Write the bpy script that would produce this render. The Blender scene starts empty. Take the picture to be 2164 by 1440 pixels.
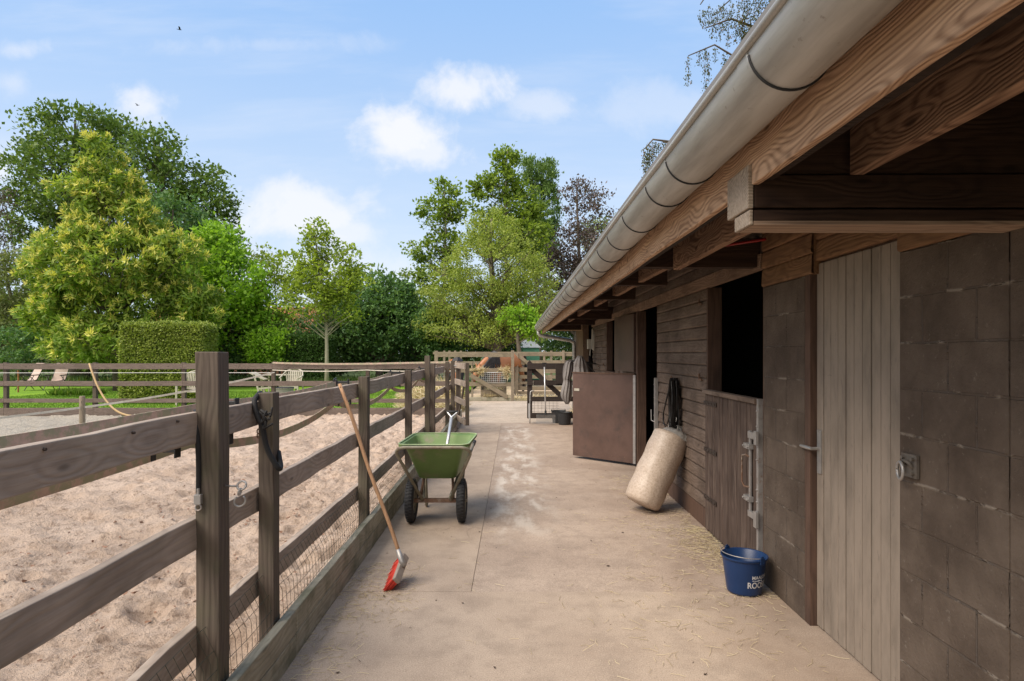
import bpy, math, random
import numpy as np
from mathutils import Vector, Matrix, noise
R = math.radians
random.seed(7); rng = np.random.default_rng(7)
scene = bpy.context.scene
col = scene.collection
F = 1300.0; CXP = 1086.0; HZ = 748.0; EYE = 1.5
def W(px, py, Y): return Vector(((px-CXP)*Y/F, Y, EYE-(py-HZ)*Y/F))
# ------------------------------------------------------------ camera
cam = bpy.data.cameras.new('camera'); camo = bpy.data.objects.new('camera', cam); col.objects.link(camo)
camo.location = (0, 0, EYE); camo.rotation_euler = (R(90), 0, 0)
cam.sensor_width = 36; cam.lens = 36*F/2164; cam.shift_x = (1082-CXP)/2164; cam.shift_y = (HZ-720)/2164
cam.clip_start = 0.05; cam.clip_end = 2000
scene.camera = camo
# ------------------------------------------------------------ light
SUN_EL, SUN_AZ = 50.0, 232.0          # azimuth measured from +Y (view direction) towards +X (right)
world = bpy.data.worlds.new('World'); scene.world = world; world.use_nodes = True
sun = bpy.data.lights.new('sun', 'SUN'); suno = bpy.data.objects.new('sun', sun); col.objects.link(suno)
sun.energy = 2.6; sun.angle = R(42); sun.color = (1.0, 0.90, 0.78)
sd = Vector((math.sin(R(SUN_AZ))*math.cos(R(SUN_EL)), math.cos(R(SUN_AZ))*math.cos(R(SUN_EL)), math.sin(R(SUN_EL))))
suno.rotation_euler = sd.to_track_quat('Z', 'Y').to_euler(); suno.location = (0, 0, 30)
scene.view_settings.view_transform = 'Standard'; scene.view_settings.look = 'None'
scene.view_settings.exposure = 0.95; scene.view_settings.gamma = 1

class NT:
    """tiny node-tree helper"""
    def __init__(s, nt): s.nt = nt; nt.nodes.clear()
    def n(s, t, ins=None, **kw):
        nd = s.nt.nodes.new(t)
        for k, v in kw.items(): setattr(nd, k, v)
        for k, v in (ins or {}).items():
            sock = nd.inputs[k]
            if isinstance(v, bpy.types.NodeSocket): s.nt.links.new(v, sock)
            else: sock.default_value = v
        return nd
    def m(s, op, a, b=0.0, c=0.0, clamp=False):
        return s.n('ShaderNodeMath', {0: a, 1: b, 2: c}, operation=op, use_clamp=clamp).outputs[0]
    def vm(s, op, a, b): return s.n('ShaderNodeVectorMath', {0: a, 1: b}, operation=op).outputs[0]
    def noise(s, vec, scale, detail=3, rough=.5, dist=0.0):
        return s.n('ShaderNodeTexNoise', {'Vector': vec, 'Scale': scale, 'Detail': detail, 'Roughness': rough, 'Distortion': dist}).outputs['Fac']
    def ramp(s, f, lo, hi): return s.n('ShaderNodeMapRange', {'Value': f, 'From Min': lo, 'From Max': hi}, interpolation_type='SMOOTHSTEP').outputs[0]
    def mix(s, f, a, b, bt='MIX'):
        nd = s.nt.nodes.new('ShaderNodeMix'); nd.data_type = 'RGBA'; nd.blend_type = bt
        for i, v in ((0, f), (6, a), (7, b)):
            if isinstance(v, bpy.types.NodeSocket): s.nt.links.new(v, nd.inputs[i])
            else: nd.inputs[i].default_value = (v if i == 0 else (tuple(v)+(1,))[:4])
        return nd.outputs[2]
    def comb(s, x, y, z): return s.n('ShaderNodeCombineXYZ', {0: x, 1: y, 2: z}).outputs[0]
    def sep(s, v): o = s.n('ShaderNodeSeparateXYZ', {0: v}).outputs; return o[0], o[1], o[2]

# world: physical sky, with clouds laid out by direction
w = NT(world.node_tree)
tc = w.n('ShaderNodeTexCoord').outputs['Generated']
sky = w.n('ShaderNodeTexSky', sky_type='NISHITA', sun_disc=False, sun_elevation=R(SUN_EL), sun_rotation=R(SUN_AZ), air_density=1.0, dust_density=0.6, ozone_density=1.6)
x, y, z = w.sep(tc)
ys = w.m('MAXIMUM', y, 0.02)
u = w.m('DIVIDE', x, ys); v = w.m('DIVIDE', z, ys)
uv = w.comb(u, v, 0.0)
nz = w.noise(uv, 7.0, 6, .6, .3); nz2 = w.noise(uv, 24.0, 5, .6)
dn = w.m('ADD', w.m('MULTIPLY', w.m('SUBTRACT', nz, .5), 3.0), w.m('MULTIPLY', w.m('SUBTRACT', nz2, .5), .9))
tot = None
for (cx, cy, rx, ry, st) in [(838, 290, 130, 82, 1.0), (880, 322, 150, 50, .85), (985, 188, 130, 60, .9), (1012, 160, 50, 40, .6), (1145, 222, 115, 48, .5), (590, 420, 100, 55, .8), (640, 455, 210, 80, .9), (730, 490, 110, 50, .7),
                             (315, 225, 85, 42, .8), (330, 250, 60, 30, .5), (50, 105, 90, 28, .45), (20, 175, 80, 40, .4), (0, 360, 60, 60, .8), (1330, 590, 220, 60, .5), (620, 560, 300, 90, .6), (1400, 230, 320, 60, .30), (560, 95, 260, 28, .25)]:
    du = w.m('DIVIDE', w.m('SUBTRACT', u, (cx-CXP)/F), rx/F); dv = w.m('DIVIDE', w.m('SUBTRACT', v, (HZ-cy)/F), ry/F)
    d = w.m('SQRT', w.m('ADD', w.m('MULTIPLY', du, du), w.m('MULTIPLY', dv, dv)))
    mk = w.m('MULTIPLY', w.ramp(w.m('ADD', w.m('SUBTRACT', 1.0, d), dn), -.1, .95), st)
    tot = mk if tot is None else w.m('MAXIMUM', tot, mk)
wisp = w.noise(w.vm('MULTIPLY', uv, (1.0, 5.5, 1)), 1.9, 5, .62, .3)
wisp = w.m('MULTIPLY', w.ramp(wisp, .42, .8), .3)
front = w.ramp(y, .0, .25)
other = w.m('MULTIPLY', w.m('SUBTRACT', 1.0, front), w.m('MULTIPLY', w.ramp(w.noise(tc, 2.2, 6, .55), .36, .6), .95))  # unseen cloud cover behind the camera, added to warm the blue fill light
tot = w.m('ADD', w.m('MULTIPLY', w.m('MULTIPLY', w.m('MAXIMUM', tot, wisp), .9), front), other, clamp=True)
el_ = w.ramp(z, .0, .62)
air = w.mix(el_, (5.4, 6.2, 7.2), (2.3, 4.1, 7.1))
skyc = w.mix(.82, sky.outputs[0], air)
cl = w.mix(tot, skyc, (6.6, 6.65, 6.9)); cl = w.mix(w.m('MULTIPLY', other, .6), cl, (8.0, 7.2, 6.3))
bg = w.n('ShaderNodeBackground', {'Color': cl, 'Strength': .077})
w.n('ShaderNodeOutputWorld', {'Surface': bg.outputs[0]})
scene.render.engine = 'CYCLES'

# ------------------------------------------------------------ materials
def newmat(name):
    m = bpy.data.materials.new(name); m.use_nodes = True
    return m, NT(m.node_tree)
def fin(t, colr, rough=.7, bump=None, bs=.3, bd=.01, metal=0.0, spec=.4, **extra):
    ins = {'Base Color': colr if isinstance(colr, bpy.types.NodeSocket) else (tuple(colr)+(1,))[:4], 'Roughness': rough, 'Metallic': metal, 'Specular IOR Level': spec}
    if bump is not None:
        ins['Normal'] = t.n('ShaderNodeBump', {'Height': bump, 'Strength': bs, 'Distance': bd}).outputs[0]
    ins.update(extra)
    p = t.n('ShaderNodeBsdfPrincipled', ins)
    t.n('ShaderNodeOutputMaterial', {'Surface': p.outputs[0]})
    return p
def wpos(t, rnd=True):
    p = t.n('ShaderNodeNewGeometry').outputs['Position']
    if rnd:
        r = t.n('ShaderNodeObjectInfo').outputs['Random']
        p = t.vm('ADD', p, t.comb(t.m('MULTIPLY', r, 31.0), t.m('MULTIPLY', r, 17.0), t.m('MULTIPLY', r, 53.0)))
    return p
def wood(name, base, dark, axis='Y', ring=10.0, amp=6.0, contrast=.6, rough=.82, knots=.8, moss=0.0, stain=.5, bs=.5, light=None):
    m, t = newmat(name); p = wpos(t)
    ax = 'XYZ'.index(axis)
    st = [7.0, 7.0, 7.0]; st[ax] = 1.1
    ps = t.vm('MULTIPLY', p, tuple(st))
    fi = [90.0]*3; fi[ax] = 3.0
    fib = t.noise(t.vm('MULTIPLY', p, tuple(fi)), 1.0, 3, .6)
    low = t.noise(ps, .7, 2, .5)
    c = list(t.sep(p)); c.pop(ax)
    # knots
    kv = t.vm('MULTIPLY', p, tuple([9.0 if i != ax else 3.4 for i in range(3)]))
    vor = t.n('ShaderNodeTexVoronoi', {'Vector': kv, 'Scale': 1.0, 'Randomness': 1.0}).outputs['Distance']
    kn = t.m('SUBTRACT', 1.0, t.ramp(vor, .05, .13))
    ksw = t.m('MULTIPLY', t.m('SUBTRACT', 1.0, t.ramp(vor, .0, .75)), 1.6*knots)
    ph = t.m('ADD', t.m('ADD', t.m('MULTIPLY', t.m('ADD', c[0], c[1]), ring), t.m('MULTIPLY', low, amp)), ksw)
    rg = t.m('ABSOLUTE', t.m('SINE', t.m('MULTIPLY', ph, 6.28)))
    rg = t.m('POWER', rg, 3.0)
    f = t.m('MULTIPLY', t.m('ADD', t.m('MULTIPLY', rg, .55), t.m('MULTIPLY', t.ramp(fib, .3, .75), .6)), contrast, clamp=True)
    colr = t.mix(f, base, dark)
    big = t.noise(p, 2.3, 4, .6)
    colr = t.mix(t.m('MULTIPLY', t.ramp(big, .4, .72), stain), colr, tuple(b*.55 for b in dark))
    if light: colr = t.mix(t.m('MULTIPLY', t.ramp(t.noise(t.vm('MULTIPLY', p, tuple(st)), 1.7, 4, .6), .5, .8), .7), colr, light)
    colr = t.mix(t.m('MULTIPLY', kn, .75*knots), colr, tuple(b*.35 for b in dark))
    if moss: colr = t.mix(t.m('MULTIPLY', t.ramp(t.noise(p, 5.0, 5, .65), .42, .7), moss), colr, (.10, .105, .055))
    fin(t, colr, rough, t.m('ADD', t.m('SUBTRACT', fib, t.m('MULTIPLY', rg, .5)), t.m('MULTIPLY', kn, .4)), bs, .004, spec=.25)
    return m
def flat(name, c, rough=.6, var=.25, scale=6.0, metal=0.0, bs=.15, spec=.4, dirt=None, dscale=4.0, dlo=.5, dhi=.7, **ex):
    m, t = newmat(name); p = wpos(t)
    n = t.noise(p, scale, 5, .6)
    colr = t.mix(t.m('MULTIPLY', t.ramp(n, .3, .75), var), c, tuple(a*.4 for a in c[:3]))
    if dirt: colr = t.mix(t.ramp(t.noise(p, dscale, 6, .7), dlo, dhi), colr, dirt)
    fin(t, colr, rough, t.noise(p, scale*8, 4, .6), bs, .004, metal, spec, **ex)
    return m
def leafmat(name, c1, c2, c3=None, trans=.35, rough=.55, nscale=.6, spec=.3):
    m, t = newmat(name)
    g = t.n('ShaderNodeNewGeometry'); r = g.outputs['Random Per Island']
    n = t.noise(g.outputs['Position'], nscale, 3, .6)
    colr = t.mix(t.m('ADD', t.m('MULTIPLY', r, .7), t.m('MULTIPLY', t.m('SUBTRACT', n, .4), 1.0), clamp=True), c1, c2)
    if c3: colr = t.mix(t.ramp(t.m('FRACT', t.m('MULTIPLY', r, 7.31)), .8, .95), colr, c3)
    p = t.n('ShaderNodeBsdfPrincipled', {'Base Color': colr, 'Roughness': rough, 'Specular IOR Level': spec})
    tl = t.n('ShaderNodeBsdfTranslucent', {'Color': t.mix(1.0, colr, (1.25, 1.3, .6), 'MULTIPLY')})
    mx = t.n('ShaderNodeMixShader', {0: trans, 1: p.outputs[0], 2: tl.outputs[0]})
    t.n('ShaderNodeOutputMaterial', {'Surface': mx.outputs[0]})
    return m
M = {}
M['fence'] = wood('fence_wood', (.40, .325, .265), (.235, .185, .15), 'Y', 12, 3.5, .7, moss=.12, stain=.45)
M['post'] = wood('post_wood', (.135, .105, .083), (.066, .05, .04), 'Z', 22, 4, .7, moss=.32, stain=.4, knots=.3)
M['kick'] = wood('kickboard_wood', (.42, .385, .295), (.25, .225, .17), 'Y', 14, 4, .7, moss=.6, stain=.4, knots=.5)
M['fenceX'] = wood('far_rail_wood', (.20, .155, .13), (.10, .075, .062), 'X', 9, 5, .7, moss=.1, stain=.3)
M['pale'] = wood('pale_wood', (.31, .25, .18), (.17, .135, .095), 'X', 9, 4, .7, moss=.35, stain=.35)
M['paleZ'] = wood('pale_post_wood', (.32, .26, .195), (.18, .145, .105), 'Z', 12, 4, .7, moss=.2, stain=.3)
M['darkX'] = wood('dark_gate_wood', (.055, .042, .036), (.028, .021, .019), 'X', 9, 4, .6, stain=.3)
M['larch'] = wood('fascia_wood', (.66, .44, .29), (.24, .135, .08), 'Y', 30, 9, .9, knots=1.0, stain=.15, bs=.5)
M['purlin'] = wood('purlin_wood', (.40, .245, .155), (.11, .055, .033), 'Y', 22, 10, 1.0, knots=1.0, stain=.35, bs=.5)
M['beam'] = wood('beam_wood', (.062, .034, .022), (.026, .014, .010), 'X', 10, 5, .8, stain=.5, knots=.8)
M['beamlight'] = wood('batten_wood', (.42, .30, .215), (.2, .13, .09), 'X', 14, 5, .8, stain=.3)
M['endgrain'] = wood('end_grain_wood', (.42, .34, .265), (.2, .155, .115), 'X', 30, 6, .9, stain=.3)
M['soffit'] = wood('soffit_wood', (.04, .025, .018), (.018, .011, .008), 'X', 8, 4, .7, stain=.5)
M['siding'] = wood('siding_wood', (.19, .138, .105), (.09, .062, .046), 'Y', 9, 6, .7, knots=.7, stain=.65, light=(.26, .20, .16))
M['orange'] = wood('gable_board_wood', (.27, .15, .075), (.12, .06, .032), 'Y', 14, 6, .75, knots=.8, stain=.35)
M['stalldoor'] = wood('stall_door_wood', (.12, .084, .066), (.052, .035, .028), 'Z', 14, 5, .8, knots=.3, stain=.4, light=(.25, .19, .15))
M['jamb'] = wood('jamb_wood', (.13, .078, .055), (.06, .036, .027), 'Z', 10, 4, .6, knots=.2, stain=.4)
M['handle'] = wood('ash_handle_wood', (.46, .27, .15), (.25, .14, .08), 'Z', 20, 3, .6, rough=.55, knots=.1, stain=.35)
M['plydoor'] = flat('brown_panel_paint', (.118, .070, .055), .5, .6, 3.0, bs=.12, dirt=(.065, .045, .038), dscale=3.2, dlo=.5, dhi=.7)
M['zinc'] = None
M['steel'] = flat('galvanised_steel', (.42, .40, .38), .45, .4, 20, metal=.55, bs=.1, dirt=(.25, .17, .12), dscale=14, dlo=.55, dhi=.75)
M['rust'] = flat('rusty_steel', (.20, .115, .075), .7, .5, 25, metal=.3, bs=.3, dirt=(.34, .30, .25), dscale=9)
M['alu'] = flat('aluminium', (.66, .66, .66), .32, .2, 20, metal=.6, bs=.05)
M['black'] = flat('black_webbing', (.016, .015, .015), .65, .4, 60, bs=.5)
M['leather'] = flat('black_leather', (.018, .015, .014), .35, .4, 30, bs=.2)
M['rubber'] = flat('tyre_rubber', (.028, .028, .03), .75, .4, 12, bs=.3, dirt=(.09, .08, .07), dscale=7, dlo=.55, dhi=.8)
M['greenplastic'] = flat('green_tub_plastic', (.155, .245, .075), .5, .25, 7, bs=.06, dirt=(.24, .225, .14), dscale=5.5, dlo=.5, dhi=.72)
M['paleplastic'] = flat('faded_green_plastic', (.36, .46, .24), .55, .25, 9, bs=.06)
M['blue'] = flat('blue_plastic', (.008, .032, .105), .38, .2, 8, bs=.05, dirt=(.02, .045, .10), dscale=9, dlo=.55, dhi=.8)
M['white'] = flat('white_print', (.62, .62, .62), .6, .5, 50, bs=0)
M['darkbucket'] = flat('black_plastic', (.03, .031, .033), .5, .3, 8, bs=.05)
M['red'] = flat('red_bristle', (.62, .055, .035), .6, .4, 60, bs=.1)
M['redpipe'] = flat('red_pipe', (.30, .015, .015), .4, .2, 60, bs=.0)
M['greywood'] = flat('grey_broom_block', (.33, .27, .225), .7, .4, 20, bs=.2)
M['whitewood'] = flat('weathered_white_paint', (.47, .43, .35), .6, .3, 8, bs=.1)
M['sling'] = flat('beige_sling_fabric', (.52, .40, .35), .8, .15, 8, bs=.1)
M['tape'] = flat('white_electric_tape', (.66, .62, .53), .7, .4, 14, bs=.2, dirt=(.36, .30, .18), dscale=3.0, dlo=.5, dhi=.75)
M['mossytape'] = flat('mossy_pink_tape', (.58, .42, .34), .85, .4, 25, bs=.6, dirt=(.36, .34, .23), dscale=14, dlo=.42, dhi=.56)
M['hose'] = flat('tan_hose', (.48, .33, .16), .6, .3, 8, bs=.1)
M['wire'] = flat('green_wire', (.05, .055, .04), .6, .3, 20, metal=.3)
M['whiterope'] = flat('white_rope', (.75, .75, .72), .7, .2, 20)
M['rug'] = flat('grey_horse_rug', (.25, .225, .21), .8, .35, 7, bs=.4)
M['hay'] = leafmat('hay_straw', (.54, .44, .27), (.74, .63, .42), (.34, .27, .15), trans=.15, rough=.7)
M['bark'] = flat('grey_bark', (.13, .105, .08), .9, .5, 5, bs=.8)
M['palebark'] = flat('pale_bark', (.32, .29, .22), .9, .5, 4, bs=.5)
M['inside'] = flat('interior_shade_black', (.02, .018, .016), .9, .2, 4)  # near-black colour carries the darkness of the unlit interior
M['rooftile'] = flat('red_roof_tile', (.48, .16, .08), .8, .4, 2, bs=.3)
M['tin'] = flat('roof_sheet', (.20, .19, .18), .6, .3, 3)
M['tarp'] = flat('green_tarp', (.10, .30, .20), .6, .2, 3)
def coat():
    m, t = newmat('bay_horse_coat'); tc_ = t.n('ShaderNodeTexCoord').outputs['Object']; x_, y_, z_ = t.sep(tc_)
    f = t.ramp(t.m('ADD', z_, t.m('MULTIPLY', t.noise(tc_, 8, 3, .6), .12)), .42, .74)
    g_ = t.mix(t.noise(tc_, 3, 3, .6), (.30, .115, .045), (.42, .18, .08))
    fin(t, t.mix(f, (.03, .02, .017), g_), .45, t.noise(tc_, 60, 3, .6), .1, .003); return m
M['coat'] = coat()
M['iron'] = flat('dark_iron', (.07, .052, .043), .6, .4, 30, metal=.4)
M['mane'] = flat('dark_mane', (.02, .018, .02), .5, .3, 30, bs=.4)
M['paint'] = None
# gutter: zinc with a soft weathering sheen
def zinc():
    m, t = newmat('zinc'); p = wpos(t, False)
    n = t.noise(t.vm('MULTIPLY', p, (8, .7, 8)), 1.6, 5, .6); n2 = t.noise(p, 30, 4, .65)
    c = t.mix(t.ramp(n, .35, .7), (.50, .49, .465), (.32, .305, .28))
    c = t.mix(t.m('MULTIPLY', t.ramp(n2, .62, .72), .5), c, (.18, .15, .12))
    fin(t, c, t.m('ADD', .42, t.m('MULTIPLY', n, .2)), n2, .05, .003, metal=.45, spec=.5)
    return m
M['zinc'] = zinc()
def paintdoor():
    m, t = newmat('door_paint'); p = wpos(t, False)
    n = t.noise(t.vm('MULTIPLY', p, (4, 4, 1.2)), 2.0, 5, .65); n2 = t.noise(t.vm('MULTIPLY', p, (9, 9, 2)), 4.0, 5, .7)
    c = t.mix(t.ramp(n, .35, .75), (.295, .24, .19), (.19, .155, .122))
    c = t.mix(t.m('MULTIPLY', t.ramp(n2, .56, .74), .6), c, (.12, .095, .078))
    px, py, pz = t.sep(p)
    sc = t.noise(t.comb(t.m('MULTIPLY', py, 2.0), t.m('MULTIPLY', pz, 24.0), 0), 1.6, 4, .7)
    c = t.mix(t.m('MULTIPLY', t.ramp(sc, .69, .73), .7), c, (.10, .075, .06))
    fin(t, c, .55, n2, .12, .003, spec=.3); return m
M['paint'] = paintdoor()
def blocks():
    m, t = newmat('concrete_block'); p = wpos(t, False); px, py, pz = t.sep(p)
    wob = t.noise(p, 7, 3, .6)
    v = t.comb(t.m('ADD', py, t.m('MULTIPLY', wob, .012)), t.m('ADD', pz, t.m('MULTIPLY', wob, .01)), 0.0)
    br = t.n('ShaderNodeTexBrick', {'Vector': v, 'Color1': (.0, .0, .0, 1), 'Color2': (1, 1, 1, 1), 'Mortar': (.5, .5, .5, 1), 'Scale': 1.0, 'Mortar Size': .0055, 'Mortar Smooth': .3, 'Bias': 0, 'Brick Width': .295, 'Row Height': .194}, offset=.5)
    mo = br.outputs['Fac']
    tone = t.n('ShaderNodeSeparateColor', {0: br.outputs['Color']}).outputs[0]
    n = t.noise(p, 3.0, 5, .65); f = t.noise(p, 70, 4, .7); pit = t.n('ShaderNodeTexVoronoi', {'Vector': p, 'Scale': 85.0}).outputs['Distance']
    c = t.mix(t.ramp(n, .3, .75), (.072, .052, .039), (.145, .110, .084))
    c = t.mix(t.m('MULTIPLY', tone, .12), c, (.15, .12, .095))
    c = t.mix(t.m('MULTIPLY', t.ramp(t.noise(p, 40, 3, .7), .62, .74), .4), c, (.24, .21, .175))
    # smeared mortar only on bed joints, patchy
    hz_ = t.m('ABSOLUTE', t.m('SUBTRACT', t.m('FRACT', t.m('DIVIDE', t.m('ADD', pz, t.m('MULTIPLY', wob, .012)), .194)), .5))
    bed = t.ramp(hz_, .45, .492)
    patch = t.ramp(t.noise(t.comb(py, t.m('MULTIPLY', pz, 2.0), 0), 5.5, 4, .7), .5, .62)
    c = t.mix(t.m('MULTIPLY', mo, t.ramp(t.noise(p, 4.5, 3, .6), .42, .6)), c, (.10, .08, .066))
    c = t.mix(t.m('MULTIPLY', t.m('MULTIPLY', bed, patch), .6), c, (.33, .28, .225))
    h = t.m('SUBTRACT', t.m('ADD', t.m('MULTIPLY', f, .35), t.m('MULTIPLY', t.ramp(pit, .0, .12), .3)), t.m('MULTIPLY', mo, t.m('SUBTRACT', .55, t.m('MULTIPLY', patch, .7))))
    fin(t, c, .9, h, 1.0, .016, spec=.2); return m
M['block'] = blocks()
def concrete(name, a, b, seed):
    m, t = newmat(name); p = t.vm('ADD', wpos(t, False), (seed*3.1, seed*5.7, 0)); px, py, pz = t.sep(p)
    n = t.noise(p, .9, 6, .62); f = t.noise(p, 28, 5, .7); mid = t.noise(p, 5, 5, .65)
    c = t.mix(t.ramp(n, .34, .68), a, b)
    c = t.mix(t.m('MULTIPLY', t.ramp(mid, .42, .68), .45), c, tuple(q*.68 for q in b))
    c = t.mix(t.m('MULTIPLY', t.ramp(f, .55, .75), .35), c, tuple(q*.6 for q in b))
    g2 = t.noise(p, 150, 3, .7)
    c = t.mix(t.m('MULTIPLY', t.ramp(g2, .50, .66), .55), c, tuple(q*.45 for q in b))
    c = t.mix(t.m('MULTIPLY', t.m('SUBTRACT', 1.0, t.ramp(g2, .32, .44)), .5), c, tuple(q*1.5 for q in a))
    ck = t.n('ShaderNodeTexVoronoi', {'Vector': t.vm('ADD', p, t.comb(t.m('MULTIPLY', n, .5), t.m('MULTIPLY', mid, .25), 0)), 'Scale': .55}, feature='DISTANCE_TO_EDGE').outputs['Distance']
    c = t.mix(t.m('MULTIPLY', t.m('MULTIPLY', t.m('SUBTRACT', 1.0, t.ramp(ck, .0, .005)), t.ramp(t.noise(p, 1.3, 2, .5), .56, .68)), .35), c, (.12, .09, .07))
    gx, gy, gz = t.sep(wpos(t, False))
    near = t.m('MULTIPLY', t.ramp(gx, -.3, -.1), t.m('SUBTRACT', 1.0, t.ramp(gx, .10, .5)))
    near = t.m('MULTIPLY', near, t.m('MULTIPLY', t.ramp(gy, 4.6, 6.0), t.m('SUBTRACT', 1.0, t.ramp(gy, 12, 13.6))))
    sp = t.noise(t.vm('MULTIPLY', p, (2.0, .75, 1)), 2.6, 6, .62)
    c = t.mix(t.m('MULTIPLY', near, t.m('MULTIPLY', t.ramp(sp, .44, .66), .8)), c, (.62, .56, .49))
    spec_ = t.n('ShaderNodeTexVoronoi', {'Vector': p, 'Scale': 55.0}).outputs['Distance']
    c = t.mix(t.m('MULTIPLY', t.m('SUBTRACT', 1.0, t.ramp(spec_, .05, .11)), .5), c, (.62, .56, .47))
    wall_tone = t.m('MULTIPLY', t.ramp(gx, .45, 1.3), t.ramp(t.noise(p, 1.7, 5, .65), .3, .65))  # patchy darker brown towards the stable wall
    c = t.mix(t.m('MULTIPLY', wall_tone, .4), c, (b[0]*.7, b[1]*.62, b[2]*.55))
    fin(t, c, .82, t.m('ADD', f, t.m('MULTIPLY', mid, .6)), .35, .005, spec=.3); return m
M['conc1'] = concrete('concrete_slab_plain', (.47, .372, .288), (.37, .286, .22), 0)
M['conc2'] = concrete('concrete_slab_dusty', (.44, .345, .272), (.335, .257, .202), 1)
M['conc3'] = concrete('concrete_slab_pale', (.50, .41, .325), (.41, .335, .265), 2)
def sandmat():
    m, t = newmat('arena_sand'); p = wpos(t, False); px, py, pz = t.sep(p)
    n = t.noise(p, 1.1, 5, .6); f = t.noise(p, 60, 5, .75); md = t.noise(p, 12, 6, .75)
    c = t.mix(t.ramp(n, .3, .7), (.68, .53, .42), (.54, .405, .31))
    c = t.mix(t.m('MULTIPLY', t.ramp(md, .48, .66), .62), c, (.21, .14, .10))  # brown patches that also paint shade into the sand's crevices
    c = t.mix(t.m('MULTIPLY', t.ramp(f, .58, .68), .6), c, (.17, .10, .07))
    # gravelly grey strip behind the tape
    edge = t.m('ADD', t.m('SUBTRACT', t.m('MULTIPLY', t.m('SUBTRACT', py, 8.0), .23), t.m('ADD', px, 7.2)), t.m('MULTIPLY', t.m('SUBTRACT', n, .5), 1.5))
    g = t.ramp(edge, -.25, .35)
    gc = t.mix(t.ramp(md, .3, .7), (.50, .45, .38), (.40, .36, .30))
    gc = t.mix(t.m('MULTIPLY', t.ramp(f, .55, .68), .8), gc, (.15, .12, .095))
    c = t.mix(g, c, gc)
    fin(t, c, .95, t.m('ADD', t.m('MULTIPLY', md, 1.4), f), 1.0, .03, spec=.1); return m
M['sand'] = sandmat()
def lawnmat():
    m, t = newmat('lawn_grass'); p = wpos(t, False)
    n = t.noise(p, .5, 4, .6); f = t.noise(t.vm('MULTIPLY', p, (1, .35, 1)), 18, 4, .7)
    c = t.mix(t.ramp(n, .3, .7), (.215, .36, .03), (.15, .29, .028))
    c = t.mix(t.m('MULTIPLY', t.ramp(f, .4, .7), .4), c, (.05, .10, .012))
    fin(t, c, .9, f, .6, .04, spec=.15); return m
M['lawn'] = lawnmat()
def dirtmat():
    m, t = newmat('yard_dirt'); p = wpos(t, False)
    n = t.noise(p, 1.2, 5, .65); f = t.noise(p, 20, 4, .7)
    c = t.mix(t.ramp(n, .35, .65), (.52, .39, .29), (.42, .35, .22))
    c = t.mix(t.m('MULTIPLY', t.ramp(f, .5, .7), .5), c, (.24, .17, .11))
    fin(t, c, .95, f, .6, .03, spec=.1); return m
M['dirt'] = dirtmat()
M['ground'] = flat('rough_grass', (.075, .11, .03), .95, .5, .7, bs=.5)
def plastic():
    m, t = newmat('clear_bag_of_shavings'); p = wpos(t, False)
    n = t.noise(t.vm('MULTIPLY', p, (1, 1, 1)), 55, 5, .75); v = t.noise(p, 6, 4, .6)
    c = t.mix(t.ramp(n, .35, .7), (.52, .42, .335), (.36, .275, .205))
    c = t.mix(t.m('MULTIPLY', t.ramp(v, .5, .75), .3), c, (.64, .56, .47))
    fin(t, c, .5, t.m('ADD', t.m('MULTIPLY', n, .4), v), .35, .012, spec=.4, **{'Coat Weight': .25, 'Coat Roughness': .3}); return m
M['bag'] = plastic()
M['film'] = flat('clear_film', (.55, .52, .48), .18, .3, 14, bs=.8, spec=.6, **{'Alpha': .55, 'Coat Weight': .6})
# foliage
L = {}
L['chest'] = leafmat('chestnut_leaf', (0.134, 0.227, 0.042), (0.295, 0.416, 0.065), (0.402, 0.468, 0.117), .4)
L['catkin'] = leafmat('chestnut_catkin', (.68, .66, .15), (.86, .79, .26), (.46, .50, .11), .3)
L['oak'] = leafmat('dark_green_leaf', (0.080, 0.143, 0.031), (0.161, 0.247, 0.052), (0.214, 0.286, 0.078), .3)
L['maple'] = leafmat('bright_maple_leaf', (0.219, 0.389, 0.041), (0.352, 0.543, 0.065), (0.134, 0.248, 0.035), .45)
L['plane'] = leafmat('plane_leaf', (0.158, 0.236, 0.035), (0.304, 0.401, 0.059), (0.085, 0.153, 0.032), .42)
L['young'] = leafmat('young_plane_leaf', (0.231, 0.307, 0.047), (0.389, 0.484, 0.071), (0.122, 0.177, 0.035), .45)
L['laurel'] = leafmat('deep_green_leaf', (0.068, 0.150, 0.054), (0.136, 0.240, 0.072), (0.198, 0.324, 0.096), .28)
L['locust'] = leafmat('yellow_green_leaf', (.27, .34, .07), (.42, .47, .12), (.17, .25, .055), .42)
L['poplar'] = leafmat('poplar_leaf', (0.094, 0.170, 0.047), (0.171, 0.269, 0.067), (0.218, 0.312, 0.096), .3)
L['beech'] = leafmat('copper_leaf', (.085, .062, .062), (.17, .13, .125), (.26, .23, .20), .25)
L['willow'] = leafmat('grey_green_leaf', (0.140, 0.177, 0.061), (0.249, 0.290, 0.101), (0.343, 0.354, 0.163), .35)
L['hedge'] = leafmat('beech_hedge_leaf', (.20, .27, .05), (.38, .43, .10), (.10, .16, .03), .3, nscale=2.5)
L['yew'] = leafmat('yew_leaf', (0.049, 0.102, 0.027), (0.102, 0.184, 0.043), None, .2)
L['birch'] = leafmat('birch_leaf', (0.058, 0.072, 0.025), (0.128, 0.144, 0.046), (0.256, 0.144, 0.046), .3)
L['far'] = leafmat('far_leaf', (0.130, 0.193, 0.056), (0.222, 0.294, 0.080), (0.166, 0.218, 0.097), .35, nscale=.2)

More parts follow.
